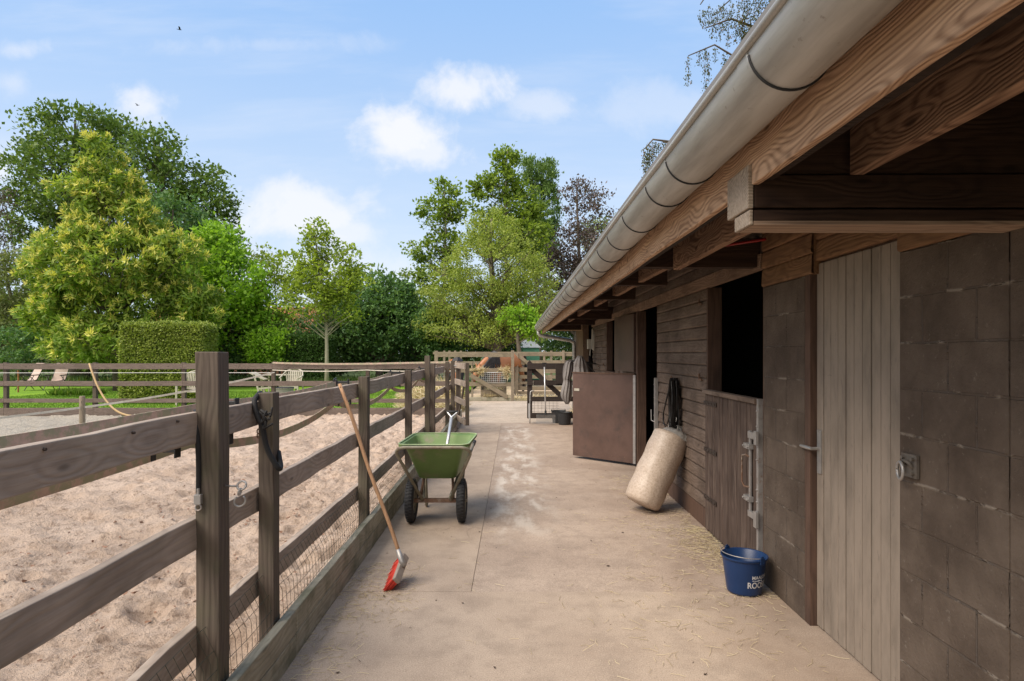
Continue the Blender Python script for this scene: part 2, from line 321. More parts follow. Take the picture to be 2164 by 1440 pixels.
# ------------------------------------------------------------ mesh building
class MB:
    def __init__(s): s.v = []; s.f = []; s.mi = []; s.cur = 0
    def add(s, vs, fs):
        o = len(s.v); s.v += [tuple(a) for a in vs]; s.f += [tuple(i+o for i in f) for f in fs]; s.mi += [s.cur]*len(fs); return s
    def box(s, x0, x1, y0, y1, z0, z1):
        vs = [(x, y, z) for x in (x0, x1) for y in (y0, y1) for z in (z0, z1)]
        return s.add(vs, [(0, 1, 3, 2), (4, 6, 7, 5), (0, 4, 5, 1), (2, 3, 7, 6), (0, 2, 6, 4), (1, 5, 7, 3)])
    def bar(s, p0, p1, w, h, up=(0, 0, 1), n=1, jit=0.0):
        """box along p0->p1, width w sideways, height h along up; n segments with small jitter"""
        p0 = Vector(p0); p1 = Vector(p1); d = (p1-p0).normalized(); up = Vector(up)
        sd_ = d.cross(up).normalized(); u_ = sd_.cross(d).normalized()
        vs = []
        for i in range(n+1):
            c = p0.lerp(p1, i/n)
            for a, b in ((-1, -1), (1, -1), (1, 1), (-1, 1)):
                q = c+sd_*(a*w/2)+u_*(b*h/2)
                if jit:
                    q = q + Vector((noise.noise(q*3.1), noise.noise(q*3.1+Vector((9, 0, 0))), noise.noise(q*3.1+Vector((0, 9, 0)))))*jit
                vs.append(q)
        fs = [(0, 3, 2, 1), tuple(4*n+k for k in (0, 1, 2, 3))]
        for i in range(n):
            for k in range(4): a = 4*i+k; b = 4*i+(k+1) % 4; fs.append((a, b, b+4, a+4))
        return s.add(vs, fs)
    def tube(s, pts, r, n=8, caps=True, flat_=1.0):
        pts = [Vector(p) for p in pts]; rs = r if isinstance(r, (list, tuple)) else [r]*len(pts)
        vs = []; up = None
        for i, p in enumerate(pts):
            d = (pts[min(i+1, len(pts)-1)]-pts[max(i-1, 0)])
            if d.length < 1e-9: d = Vector((0, 0, 1))
            d.normalize()
            if up is None:
                up = Vector((0, 0, 1)) if abs(d.z) < .9 else Vector((1, 0, 0))
            a = d.cross(up)
            if a.length < 1e-6: a = d.cross(Vector((0, 1, .3)))
            a.normalize(); b = a.cross(d).normalized(); up = b
            for k in range(n):
                t_ = 2*math.pi*k/n; vs.append(p+a*math.cos(t_)*rs[i]+b*math.sin(t_)*rs[i]*flat_)
        fs = []
        for i in range(len(pts)-1):
            for k in range(n): q = i*n+k; q2 = i*n+(k+1) % n; fs.append((q, q2, q2+n, q+n))
        if caps: fs.append(tuple(range(n))[::-1]); fs.append(tuple((len(pts)-1)*n+k for k in range(n)))
        return s.add(vs, fs)
    def lathe(s, prof, c=(0, 0, 0), n=32, axis='Z', mtx=None):
        vs = []
        for (r, h) in prof:
            for k in range(n):
                a = 2*math.pi*k/n
                q = Vector((r*math.cos(a), r*math.sin(a), h))
                if axis == 'X': q = Vector((h, r*math.cos(a), r*math.sin(a)))
                if axis == 'Y': q = Vector((r*math.cos(a), h, r*math.sin(a)))
                if mtx: q = mtx @ q
                vs.append(q+Vector(c))
        fs = []
        for i in range(len(prof)-1):
            for k in range(n): a = i*n+k; b = i*n+(k+1) % n; fs.append((a, b, b+n, a+n))
        return s.add(vs, fs)
    def ribbon(s, pts, w, th=.002, wdir=(0, 0, 1)):
        pts = [Vector(p) for p in pts]; wd = Vector(wdir)*w/2; vs = []
        for i, p in enumerate(pts):
            d = (pts[min(i+1, len(pts)-1)]-pts[max(i-1, 0)]).normalized(); nn = d.cross(Vector(wdir)).normalized()*th/2
            vs += [p-wd-nn, p+wd-nn, p+wd+nn, p-wd+nn]
        fs = []
        for i in range(len(pts)-1):
            for k in range(4): a = 4*i+k; b = 4*i+(k+1) % 4; fs.append((a, b, b+4, a+4))
        n = len(pts)-1; fs += [(0, 3, 2, 1), (4*n, 4*n+1, 4*n+2, 4*n+3)]
        return s.add(vs, fs)
ORG = {}
def link(name, me, parent=None, base=None):
    o = bpy.data.objects.new(name, me); col.objects.link(o)
    if parent is not None:
        o.parent = parent; ORG[o] = ORG[parent]
    else:
        b = Vector(base or (0, 0, 0)); o.location = b; ORG[o] = b
    return o
def build(name, mb, mats, parent=None, base=None, smooth=False, bev=0.0, fixn=True):
    me = bpy.data.meshes.new(name)
    b = ORG[parent] if parent is not None else Vector(base or (0, 0, 0))
    me.from_pydata([(v[0]-b[0], v[1]-b[1], v[2]-b[2]) for v in mb.v], [], mb.f)
    if not isinstance(mats, (list, tuple)): mats = [mats]
    for m in mats: me.materials.append(m)
    if len(mats) > 1: me.polygons.foreach_set('material_index', mb.mi)
    me.update()
    if fixn:
        import bmesh
        bm = bmesh.new(); bm.from_mesh(me); bmesh.ops.recalc_face_normals(bm, faces=bm.faces); bm.to_mesh(me); bm.free()
    if smooth: me.shade_smooth()
    o = link(name, me, parent, b)
    if bev:
        md = o.modifiers.new('bevel', 'BEVEL'); md.width = bev; md.segments = 2; md.limit_method = 'ANGLE'
    return o
def tag(o, label=None, cat=None, group=None, kind=None):
    if label: o['label'] = label
    if cat: o['category'] = cat
    if group: o['group'] = group
    if kind: o['kind'] = kind
    return o
def thing(name, label, cat, loc=(0, 0, 0), group=None):
    o = bpy.data.objects.new(name, None); col.objects.link(o); o.location = loc; ORG[o] = Vector(loc); o.empty_display_size = .2
    return tag(o, label, cat, group)
def dup(root, loc, rotz=None, label=None, scale=None):
    r = root.copy(); col.objects.link(r); r.location = loc
    if rotz is not None: r.rotation_euler = (0, 0, rotz)
    if scale is not None: r.scale = (scale,)*3
    if label: r['label'] = label
    for ch in list(root.children):
        c = ch.copy(); col.objects.link(c); c.parent = r
        for g in list(ch.children):
            d = g.copy(); col.objects.link(d); d.parent = c
    return r
def struct(o, label): return tag(o, label, None, None, 'structure')

L['lime'] = leafmat('lime_leaf', (.20, .28, .045), (.38, .44, .08), (.12, .19, .03), .4)
# ============================================================ SETTING
def grid(name, xs, ys, zf, mat, label, cat):
    nx, ny = len(xs), len(ys)
    vs = [(x_, y_, zf(x_, y_)) for y_ in ys for x_ in xs]
    fs = [(j*nx+i, j*nx+i+1, (j+1)*nx+i+1, (j+1)*nx+i) for j in range(ny-1) for i in range(nx-1)]
    mb = MB(); mb.v = vs; mb.f = fs; mb.mi = [0]*len(fs)
    o = build(name, mb, mat, smooth=True, fixn=False); tag(o, label, cat, kind='structure'); return o
def FX(Y): return -1.078-.0095*(Y-3)       # path side face of the kickboards
grid('ground', [-400, -60, 0, 60, 400], [-100, 0, 60, 150, 700], lambda a, b: -.06, M['ground'], 'rough green ground reaching to the horizon', 'ground')
def sandz(a, b):
    d = max(b, 1.0)
    z_ = .05 + .045*noise.noise(Vector((a*.9, b*.9, 0)))
    q = noise.noise(Vector((a*3.3, b*3.3, 3.0))); z_ += .042*q
    r1 = noise.noise(Vector((a*8, b*8, 7.0))); z_ += .030*(1-abs(r1)*2.2)
    z_ += .026*noise.noise(Vector((a*17, b*17, 1.0))) + .015*noise.noise(Vector((a*41, b*41, 5)))
    h = noise.voronoi(Vector((a*2.9, b*2.9, 0)))[0][0]
    if h < .36: z_ -= .085*(1-(h/.36)**2)
    elif h < .50: z_ += .03*(1-abs(h-.43)/.07)
    return z_-.02
xs = []; q = -1.11
while q > -11: xs.append(q); q -= .018+.009*(abs(q)-1.1)
xs += [-12.5, -15, -18, -22, -26, -30]; xs = xs[::-1]
ys = []; q = .3
while q < 14.46: ys.append(q); q += .018+.0052*q
ys = [-4, -2, -.8, -.2]+ys+[14.46]
grid('sand_arena', xs, ys, sandz, M['sand'], 'trampled pinkish riding sand inside the wooden fences', 'sand')
grid('lawn', list(np.linspace(-34, -1.75, 40)), list(np.linspace(14.56, 33, 40)), lambda a, b: .02+.05*noise.noise(Vector((a*.3, b*.3, 0))), M['lawn'], 'bright mown lawn beyond the sand arena', 'lawn')
grid('yard_dirt', list(np.linspace(-1.72, 14, 60)), list(np.linspace(14.6, 33, 60)), lambda a, b: -.03+.03*noise.noise(Vector((a*1.3, b*1.3, 0)))+.015*noise.noise(Vector((a*5, b*5, 0))), M['dirt'], 'bare sandy ground of the horse yard past the slabs', 'ground')
# concrete path of separate slabs with fine joints
pm = MB()
def slab(x0, x1, y0, y1, mi, z_=0.0):
    pm.cur = mi; nx = 2; ny = 2
    pm.box(x0+.0014, x1-.0014, y0+.002, y1-.002, -.10, z_)
for (y0, y1, mi) in [(-2.5, 3.88, 0)]: slab(-1.25, 3.0, y0, y1, mi)
for (y0, y1) in [(3.88, 6.15), (6.15, 9.6), (9.6, 13.4)]: slab(-1.45, -.27, y0, y1, 0)
slab(-.27, 3.0, 3.88, 13.4, 1, -.003)
slab(-1.55, .9, 13.4, 17.1, 2, -.004); slab(.9, 3.0, 13.4, 17.1, 2, -.002)
for i in range(8):
    for j in range(4): slab(-1.6+i*.8, -.8+i*.8, 17.1+j*.6, 17.7+j*.6, 2, -.003+.002*((i*7+j*3) % 3))
pm.cur = 3; pm.box(-1.6, 3.1, -2.5, 19.5, -.12, -.018)
o = build('path', pm, [M['conc1'], M['conc2'], M['conc3'], flat('joint_dirt', (.20, .15, .11), .9, .3, 10)]); tag(o, 'dusty concrete slab path between fence and stable', 'path', kind='structure')

# ============================================================ STABLE
WX = 1.66
st = thing('stable_building', 'long low dark wooden stable with a zinc gutter along its eave', 'stable', (WX, 7, 0))
def siding(name, y0, y1, z0, z1, x=WX, bh=.112, mat='siding', parent=st, th=.022):
    mb = MB(); z_ = z0; prof = []
    k = 0
    while z_ < z1-1e-4:
        t_ = min(z_+bh, z1)
        prof += [(0.004, z_), (-th*.75, z_+.004), (-th, z_+.014), (-th*.8, z_+(t_-z_)*.5), (-th*.45, t_-.012), (0.0, t_-.004)]
        z_ = t_
    prof = [(x+a, b) for a, b in prof]
    n = max(1, int((y1-y0)/.35)); vs = []; m_ = len(prof)
    for i in range(n+1):
        yy = y0+(y1-y0)*i/n
        for (a, b) in prof: vs.append((a+.0025*noise.noise(Vector((yy*1.7, b*9, 1))), yy, b))
    fs = []
    for i in range(n):
        for j in range(m_-1): fs.append((i*m_+j, i*m_+j+1, (i+1)*m_+j+1, (i+1)*m_+j))
    mb.add(vs, fs)
    mb.box(x+.006, x+.06, y0, y1, z0, z1)
    return build(name, mb, M[mat], parent)
# openings: A 4.04..5.20 (stall), B 7.10..8.11 (doorway), C 10.0..10.9 (window), recess 12.85..14.8
ZL = 2.06; ZT = 2.56
siding('siding_wall', 5.24, 7.05, .17, ZL); siding('siding_wall', 8.22, 9.98, .17, ZL)
siding('siding_wall', 9.98, 10.92, .17, 1.2); siding('siding_wall', 10.92, 12.85, .17, ZL)
siding('siding_wall', 4.06, 12.85, ZL+.10, ZT)
mb = MB()
for a, b in ((5.24, 7.05), (8.22, 12.85)): mb.box(WX-.012, WX+.05, a, b, 0, .168)
build('plinth', mb, M['jamb'], st)
mb = MB(); mb.bar((WX-.012, 4.05, ZL+.05), (WX-.012, 12.86, ZL+.05), .05, .10, n=12, jit=.004); build('lintel', mb, wood('lintel_wood', (.30, .20, .14), (.15, .09, .06), 'Y', 12, 6, .8), st, bev=.003)
# block walls
PX = 1.63
mb = MB(); mb.box(PX, PX+.2, 3.452, 4.02, 0, 1.935); build('block_pier', mb, M['block'], st, bev=.006)
mb = MB(); mb.box(WX, WX+.2, 2.062, 2.648, 0, 1.935); mb.box(WX-.004, WX+.2, -2.5, 2.054, 0, 1.935); build('block_wall', mb, M['block'], st, bev=.004)
siding('gable_board', 3.36, 4.035, 1.937, ZT, PX+.004, .115, 'orange', th=.010); siding('gable_board', -2.5, 2.64, 1.937, ZT, WX-.006, .115, 'orange', th=.010)
siding('gable_board', 2.64, 3.36, 2.005, ZT, WX-.003, .115, 'orange', th=.010)
# plank door (closed, pale)
mb = MB(); yy = 2.652; i = 0
while yy < 3.375:
    w_ = .0736; mb.box(WX+.006+.0012*(i % 3), WX+.05, yy, min(yy+w_-.006, 3.388), .012, 1.992); yy += w_; i += 1
door = build('plank_door', mb, M['paint'], st, bev=.002); tag(door, 'pale grey closed plank door')
mb = MB(); mb.box(WX+.012, WX+.04, 2.655, 3.386, .014, 1.99); build('door_backing', mb, M['inside'], door)  # near-black sheet added behind the planks to darken their grooves
mb = MB(); mb.box(WX-.004, WX+.006, 3.322, 3.362, .85, 1.085)
mb.tube([(WX-.004, 3.342, .985), (WX-.045, 3.342, .985)], .009, 10); mb.tube([(WX-.045, 3.336, .985), (WX-.048, 3.39, .985), (WX-.045, 3.462, .983)], [.009, .0105, .009], 10)
mb.tube([(WX-.0045, 3.342, .925), (WX-.006, 3.342, .925)], .006, 10)
build('door_handle', mb, M['steel'], door, bev=.0012)
mb = MB(); mb.box(PX+.002, WX+.10, 3.39, 3.449, 0, 2.0); build('door_jamb', mb, M['jamb'], st, bev=.002)
mb = MB(); mb.box(WX+.02, WX+.12, 2.64, 3.39, 1.994, 2.003); build('door_head', mb, M['jamb'], st)
M['tierust'] = flat('dull_grey_steel', (.19, .165, .14), .55, .5, 25, metal=.4, bs=.3, dirt=(.10, .075, .06), dscale=14)
# tie ring on the block wall
mb = MB(); mb.box(WX-.016, WX-.004, 2.512, 2.61, .987, 1.083)
for a in (2.53, 2.592):
    for b in (1.065, 1.005): mb.lathe([(0, -.013), (.008, -.013), (.008, 0), (0, 0)], (WX-.016, a, b), 6, 'X')
def ring(mb, c, r, t_, ax1, ax2, a0=0, a1=360, n=22, m_=7):
    c = Vector(c); ax1 = Vector(ax1); ax2 = Vector(ax2)
    mb.tube([c+ax1*(r*math.cos(R(a0+(a1-a0)*i/n)))+ax2*(r*math.sin(R(a0+(a1-a0)*i/n))) for i in range(n+1)], t_, m_)
ring(mb, (WX-.022, 2.56, 1.035), .024, .007, (0, 1, 0), (-.5, 0, .86), -20, 200)
tr = build('tie_ring', mb, M['tierust'], st, smooth=False)
mb = MB(); ring(mb, (WX-.045, 2.572, 1.012), .036, .0068, (.25, .93, 0), (0, 0, 1)); build('ring', mb, M['steel'], tr, smooth=True)
# ---- stall door A (lower leaf closed), opening dark above
def planks(mb, y0, y1, z0, z1, x, t_=.03, w_=.085, gap=.005):
    n = round((y1-y0)/w_); w_ = (y1-y0)/n
    for i in range(n): mb.box(x+.0015*((i*5) % 3), x+t_, y0+i*w_+gap/2, y0+(i+1)*w_-gap/2, z0, z1)
DX = 1.615
mb = MB(); planks(mb, 4.09, 5.20, .03, 1.165, DX, .03, .062); mb.box(DX+.008, DX+.028, 4.095, 5.195, .04, 1.16)
sdoor = build('stall_door', mb, M['stalldoor'], st, bev=.002); tag(sdoor, 'closed lower stall door of dark narrow boards')
mb = MB(); mb.bar((DX+.008, 4.085, 1.183), (DX+.008, 5.21, 1.183), .06, .034, n=5, jit=.003); mb.box(DX-.008, DX, 5.0, 5.2, .06, 1.16) if False else None
build('top_rail', mb, M['siding'], sdoor, bev=.003)
for zz in (1.09, .70, .30):
    mb = MB(); mb.box(DX-.007, DX-.0015, 4.90, 5.215, zz-.017, zz+.017)
    for k in range(4): mb.lathe([(0, -.006), (.008, -.005), (.009, 0)], (DX-.007, 4.93+k*.075, zz), 8, 'X')
    build('hinge', mb, M['iron'], sdoor)
mb = MB(); mb.box(DX-.006, DX+.032, 4.052, 4.083, .03, 1.20)
for zz in (.12, .35, .52, .60, .80, 1.02, 1.12): mb.lathe([(0, -.012), (.007, -.011), (.008, -.004)], (DX-.002, 4.067, zz), 8, 'X')
build('edge_strip', mb, M['steel'], sdoor, bev=.001)
mb = MB(); mb.box(DX-.020, DX-.008, 4.155, 4.180, .42, .98)
mb.box(DX-.026, DX-.004, 4.06, 4.185, .93, .975); mb.box(DX-.03, DX-.012, 4.03, 4.07, .90, .99); mb.box(DX-.026, DX-.004, 4.06, 4.185, .40, .44); mb.box(DX-.03, DX-.012, 4.03, 4.075, .355, .46)
mb.box(DX-.034, DX-.001, 4.14, 4.24, .855, .89); mb.box(DX-.034, DX-.001, 4.14, 4.24, .50, .535)
for a, b in ((4.225, .872), (4.15, .872), (4.225, .517), (4.15, .517)): mb.lathe([(0, -.012), (.008, -.012), (.008, 0)], (DX-.034, a, b), 6, 'X')
bolt = build('door_bolt', mb, M['steel'], sdoor, bev=.0015)
mb = MB(); mb.tube([(DX-.014, 4.17, .80), (DX-.03, 4.21, .81), (DX-.04, 4.245, .80), (DX-.04, 4.25, .77), (DX-.04, 4.25, .62), (DX-.03, 4.235, .59), (DX-.014, 4.17, .595)], .0065, 8); build('handle', mb, M['rust'], bolt, smooth=True)
for q_ in ((WX-.02, WX+.10, 5.205, 5.236), (PX+.01, WX+.1, 4.025, 4.05)): build('jamb', MB().box(*q_, 0, ZL), M['jamb'], st, bev=.002)
# doorway B
for q_ in ((WX-.03, WX+.085, 8.115, 8.215, 0, ZL), (WX-.012, WX+.09, 7.055, 7.085, 0, ZL-.002)): build('jamb', MB().box(*q_), M['jamb'], st, bev=.002)
mb = MB(); mb.box(WX-.055, WX-.02, 6.99, 7.05, .30, 1.225)
for zz in (1.15, 1.0, .8, .5): mb.tube([(WX-.056, 7.02, zz), (WX-.064, 7.02, zz)], .006, 6)
mb.tube([(WX-.05, 7.0, .72), (WX-.085, 7.05, .74), (WX-.085, 7.06, .86)], .006, 6)
build('latch_strip', mb, M['steel'], st, bev=.001)
# window C
mb = MB(); mb.box(WX-.015, WX+.09, 9.97, 10.0, 1.2, ZL); mb.box(WX-.015, WX+.09, 10.9, 10.93, 1.2, ZL); mb.box(WX-.035, WX+.09, 9.97, 10.93, 1.17, 1.2); build('window_frame', mb, M['jamb'], st, bev=.002)
# small L shaped hooks on the siding
for (yy, zz) in ((5.42, 1.95), (5.42, 1.29), (9.2, 1.3), (11.2, 1.3), (11.9, 1.25)):
    mb = MB(); mb.bar((WX-.03, yy, zz-.02), (WX-.03, yy, zz+.035), .010, .014, up=(0, 1, 0)); mb.bar((WX-.03, yy, zz-.016), (WX-.03, yy-.075, zz-.016), .010, .014); mb.tube([(WX-.03, yy, zz), (WX+.0, yy, zz)], .006, 6); build('hook', mb, M['rust'], st)
# open lower leaf: brown panel, hinged at Y 8.2, swung out
def leaf(name, hx, hy, ex, ey, z0, z1, mat, label, trim=True):
    d = Vector((ex-hx, ey-hy, 0)); L_ = d.length; d.normalize()
    mb = MB(); mb.bar((hx, hy, (z0+z1)/2), (ex, ey, (z0+z1)/2), .032, z1-z0)
    o = build(name, mb, mat, st, bev=.003); tag(o, label)
    return o, d, L_
P1h = W(1341, 985, 1); 
lo, d_, L_ = leaf('lower_door', 1.615, 8.20, .862, 8.90, .035, 1.215, M['plydoor'], 'open lower door leaf of plain brown panel')
mb = MB(); mb.bar((1.62, 8.195, 1.228), (.857, 8.905, 1.228), .045, .022); build('edge_cap', mb, M['jamb'], lo, bev=.002)
mb = MB(); mb.bar((1.628, 8.18, .625), (1.60, 8.206, .625), .044, 1.18); build('hinge_edge', mb, M['steel'], lo)
nn = Vector((-d_.y, d_.x, 0)); nn = nn if nn.y < 0 else -nn
cc = Vector((.862, 8.90, 0))-d_*.075+nn*.02
mb = MB(); mb.bar(cc+d_*.045+Vector((0, 0, .985)), cc-d_*.045+Vector((0, 0, .985)), .006, .035)
for a in (-.03, .03): mb.tube([cc+d_*a+Vector((0, 0, .985)), cc+d_*a+nn*.006+Vector((0, 0, .985))], .005, 6)
build('latch_plate', mb, M['whitewood'], lo)
for i in range(10):
    for zz in (1.12, .10):
        q_ = Vector((1.615, 8.20, zz)).lerp(Vector((.862, 8.90, zz)), .05+i*.1)+nn*.0165; build('screw', MB().tube([q_, q_+nn*.002], .004, 6), M['rust'], lo)
for i in range(5):
    q_ = Vector((1.615, 8.20, .1+i*.25)).lerp(Vector((.862, 8.90, .1+i*.25)), .03)+nn*.0165; build('screw', MB().tube([q_, q_+nn*.002], .004, 6), M['rust'], lo)
up_, d2, _ = leaf('upper_door', 1.618, 8.24, 1.52, 9.22, 1.255, 2.04, M['plydoor'], 'open upper door leaf folded back against the siding')
mb = MB(); mb.tube([(1.58, 9.15, 1.27), (1.57, 9.15, 1.22), (1.54, 9.13, 1.24)], .006, 6); build('hook', mb, M['rust'], up_)
# dark recess at the far end, posts
mb = MB(); mb.box(WX+.35, WX+.40, 12.85, 14.82, 0, 2.5); build('recess_panel', mb, M['jamb'], st)
mb = MB(); mb.box(WX, WX+.14, 14.8, 16.5, 0, 2.45); build('end_wall', mb, wood('end_wall_wood', (.22, .145, .095), (.11, .07, .045), 'Z', 10, 5, .7), st, bev=.004)
mb = MB(); mb.box(WX-.004, WX+.12, 12.852, 12.90, 0, 2.5); build('corner_post', mb, M['jamb'], st, bev=.004)
# shell of the interior: back wall, partitions, floor
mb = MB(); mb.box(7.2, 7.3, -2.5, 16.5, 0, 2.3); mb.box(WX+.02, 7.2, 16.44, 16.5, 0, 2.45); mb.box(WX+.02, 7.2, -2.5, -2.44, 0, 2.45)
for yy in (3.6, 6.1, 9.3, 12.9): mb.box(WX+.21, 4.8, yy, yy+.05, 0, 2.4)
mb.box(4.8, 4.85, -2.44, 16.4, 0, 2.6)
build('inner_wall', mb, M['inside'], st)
# roof
mb = MB()
def roofz(x): return 2.30+(x-.62)*.27 if x < 4.4 else 2.30+(4.4-.62)*.27-(x-4.4)*.27
for (a, b) in ((.60, 4.4), (4.4, 8.2)):
    mb.add([(a, -2.6, roofz(a)), (b, -2.6, roofz(b)), (b, 16.55, roofz(b)), (a, 16.55, roofz(a)), (a, -2.6, roofz(a)+.03), (b, -2.6, roofz(b)+.03), (b, 16.55, roofz(b)+.03), (a, 16.55, roofz(a)+.03)],
           [(0, 1, 2, 3), (7, 6, 5, 4), (0, 4, 5, 1), (1, 5, 6, 2), (2, 6, 7, 3), (3, 7, 4, 0)])
roof = build('roof', mb, M['tin'], st)
mb = MB()
yy = -2.5
for k in range(22):
    x0 = .78+k*.16; x1 = x0+.152
    mb.add([(x0, -2.55, roofz(x0)-.02), (x1, -2.55, roofz(x1)-.02), (x1, 16.5, roofz(x1)-.02), (x0, 16.5, roofz(x0)-.02), (x0, -2.55, roofz(x0)-.003), (x1, -2.55, roofz(x1)-.003), (x1, 16.5, roofz(x1)-.003), (x0, 16.5, roofz(x0)-.003)],
           [(3, 2, 1, 0), (4, 5, 6, 7), (0, 1, 5, 4), (1, 2, 6, 5), (2, 3, 7, 6), (3, 0, 4, 7)])
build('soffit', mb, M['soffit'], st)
# fascia, purlins, beams
mb = MB(); mb.bar((.768, -2.55, 2.155), (.768, 16.5, 2.155), .026, .235, n=40, jit=.004); build('fascia', mb, M['larch'], st, bev=.004)
mb = MB(); mb.bar((.805, -2.55, 2.15), (.805, 16.45, 2.15), .03, .20, n=4, jit=.003); build('fascia_backing', mb, M['soffit'], st)
for (y0, y1, zb) in ((-.9, 1.93, 2.062), (2.16, 4.08, 2.055), (4.2, 6.4, 2.10), (6.5, 12.0, 2.12)):
    mb = MB(); mb.bar((1.075, y0, zb+.115), (1.075, y1, zb+.115), .045, .23, n=12, jit=.004); build('purlin', mb, M['purlin'], st, bev=.004)
def beam(y0, x0, x1, zb, zt, dep, mat='beam'):
    mb = MB(); mb.bar((x0, y0+dep/2, (zb+zt)/2), (x1, y0+dep/2, (zb+zt)/2), dep, zt-zb, n=6, jit=.003)
    return build('beam', mb, M[mat], st, bev=.004)
b1 = beam(1.95, .762, 1.75, 1.966, 2.07, .19); 
mb = MB(); mb.box(.742, .760, 1.95, 2.14, 1.962, 2.10); build('end_grain', mb, M['endgrain'], b1, bev=.003)
b1b = beam(1.955, .762, 1.75, 1.922, 1.960, .132); mb = MB(); mb.box(.748, .760, 1.953, 2.087, 1.91, 1.958); build('end_grain', mb, M['endgrain'], b1b, bev=.003)
mb = MB(); mb.bar((.762, 2.02, 1.916), (1.75, 2.02, 1.916), .135, .012, n=3); build('batten', mb, M['beamlight'], st)
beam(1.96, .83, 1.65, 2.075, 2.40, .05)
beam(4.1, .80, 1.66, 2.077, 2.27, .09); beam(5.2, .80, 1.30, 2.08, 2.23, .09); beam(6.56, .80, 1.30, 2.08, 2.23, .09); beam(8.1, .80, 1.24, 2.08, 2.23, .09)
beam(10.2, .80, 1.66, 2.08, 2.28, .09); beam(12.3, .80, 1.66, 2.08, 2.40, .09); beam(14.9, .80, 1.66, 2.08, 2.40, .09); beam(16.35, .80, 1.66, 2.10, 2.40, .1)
mb = MB(); mb.bar((1.0, 16.1, 2.17), (1.66, 14.9, 2.13), .05, .14); build('brace', mb, M['larch'], st)
mb = MB(); mb.tube([W(1512, 522, 4.0), W(1618, 506, 3.75)], .009, 8); build('water_pipe', mb, M['redpipe'], st, smooth=True)
for (px0, py0, px1, py1, Y_) in ((1271, 621, 1300, 604, 5.6), (1337, 575, 1352, 566, 4.6)): build('cable', MB().tube([W(px0, py0, Y_), (W(px0, py0, Y_)+W(px1, py1, Y_))/2+Vector((0, 0, .004)), W(px1, py1, Y_)], .004, 6), M['whiterope'], st)
# gutter: half round, beaded outer rim, joint rings and brackets
GC = (.657, 2.222); GR = .098
def arc(r, a0, a1, n=18): return [(GC[0]+r*math.cos(R(a0+(a1-a0)*i/n)), GC[1]+r*math.sin(R(a0+(a1-a0)*i/n))) for i in range(n+1)]
ysg = list(np.linspace(-2.6, 16.5, 40)); mb = MB()
def gdip(Y_): return .006*math.sin(Y_*.8)+.003*math.sin(Y_*2.3)-.0015*(Y_-2)
for rr, flip in ((GR, 0), (GR-.003, 1)):
    a = arc(rr, 180, 360); m_ = len(a); vs = [(p_[0], yy, p_[1]+gdip(yy)) for yy in ysg for p_ in a]
    mb.add(vs, [(i*m_+j, i*m_+j+1, (i+1)*m_+j+1, (i+1)*m_+j) for i in range(len(ysg)-1) for j in range(m_-1)])
mb.tube([(GC[0]-GR-.003, yy, GC[1]+.004+gdip(yy)) for yy in ysg], .0105, 10)
mb.lathe([(0, 0), (GR, 0)], (GC[0], 16.5, GC[1]), 24, 'Y')
gut = build('gutter', mb, M['zinc'], st, smooth=True, fixn=False)
for yy in [1.47, 2.27, 2.62, 3.18, 3.7, 4.15, 4.62, 5.0, 5.6, 6.1, 6.7, 7.2, 7.8, 8.35, 8.9, 9.5, 10.1, 10.7, 11.3, 11.9, 12.6, 13.2, 13.9, 14.6, 15.3, 16.0]:
    mb = MB(); g = gdip(yy); a = [(p_[0], yy, p_[1]+g) for p_ in arc(GR+.0015, 188, 350, 20)]
    mb.tube(a, .0032, 6)
    big = yy in (1.47, 2.27, 3.18)
    if big:
        aa = arc(GR+.0015, 184, 352, 20); m_ = len(aa); mb.add([(p_[0], y2, p_[1]+g) for y2 in (yy, yy+.07) for p_ in aa], [(j, j+1, m_+j+1, m_+j) for j in range(m_-1)])
    build('gutter_bracket', mb, M['zinc'] if not big else M['zinc'], gut, smooth=True, fixn=False)
    mb = MB(); mb.tube(a, .0034, 6, True); 
    build('gutter_bracket', MB().tube([(p_[0], yy-.006, p_[1]+g) for p_ in arc(GR+.002, 190, 348, 20)], .0035, 6), M['rubber'], gut, smooth=True)
# downpipe at the far end
mb = MB(); mb.tube([(.657, 16.35, 2.13), (.657, 16.35, 2.03), (.70, 16.35, 1.985), (1.50, 16.40, 1.86), (1.60, 16.44, 1.80), (1.61, 16.45, 1.70), (1.61, 16.45, .0)], .05, 12)
build('downpipe', mb, M['zinc'], st, smooth=True)

# ============================================================ SIDE FENCE
pf = thing('paddock_fence', 'brown post and rail fence running along the concrete path', 'fence', (FX(5), 5, 0))
def post(name, yc, ztop, wx=.078, wy=.078, off=.055, zb=-.02, parent=pf, mat='post', x=None):
    xx = (FX(yc)-off-wx/2) if x is None else x
    mb = MB(); mb.bar((xx, yc, zb), (xx, yc, ztop-.006), wx, wy, up=(0, 1, 0), n=8, jit=.004)
    return build(name, mb, M[mat], parent, bev=.004)
posts = [(2.395, 1.512, .09), (2.935, 1.322, .078), (4.87, 1.325, .078), (7.04, 1.32, .078), (8.71, 1.48, .078), (9.30, 1.36, .085), (11.55, 1.36, .078), (12.8, 1.36, .085), (1.0, 1.32, .078), (-.9, 1.32, .078)]
for (yc, zt, w_) in posts: post('post', yc, zt, w_ if w_ > .08 else .072, w_)
post('batten', 4.925, 1.315, .03, .022, .06)
RX = -.055-.078-.028
rails = [(-2.5, 1.0, ), (1.0, 2.94), (2.94, 4.87), (4.87, 7.04), (7.04, 9.30), (9.30, 11.55), (11.55, 12.8)]
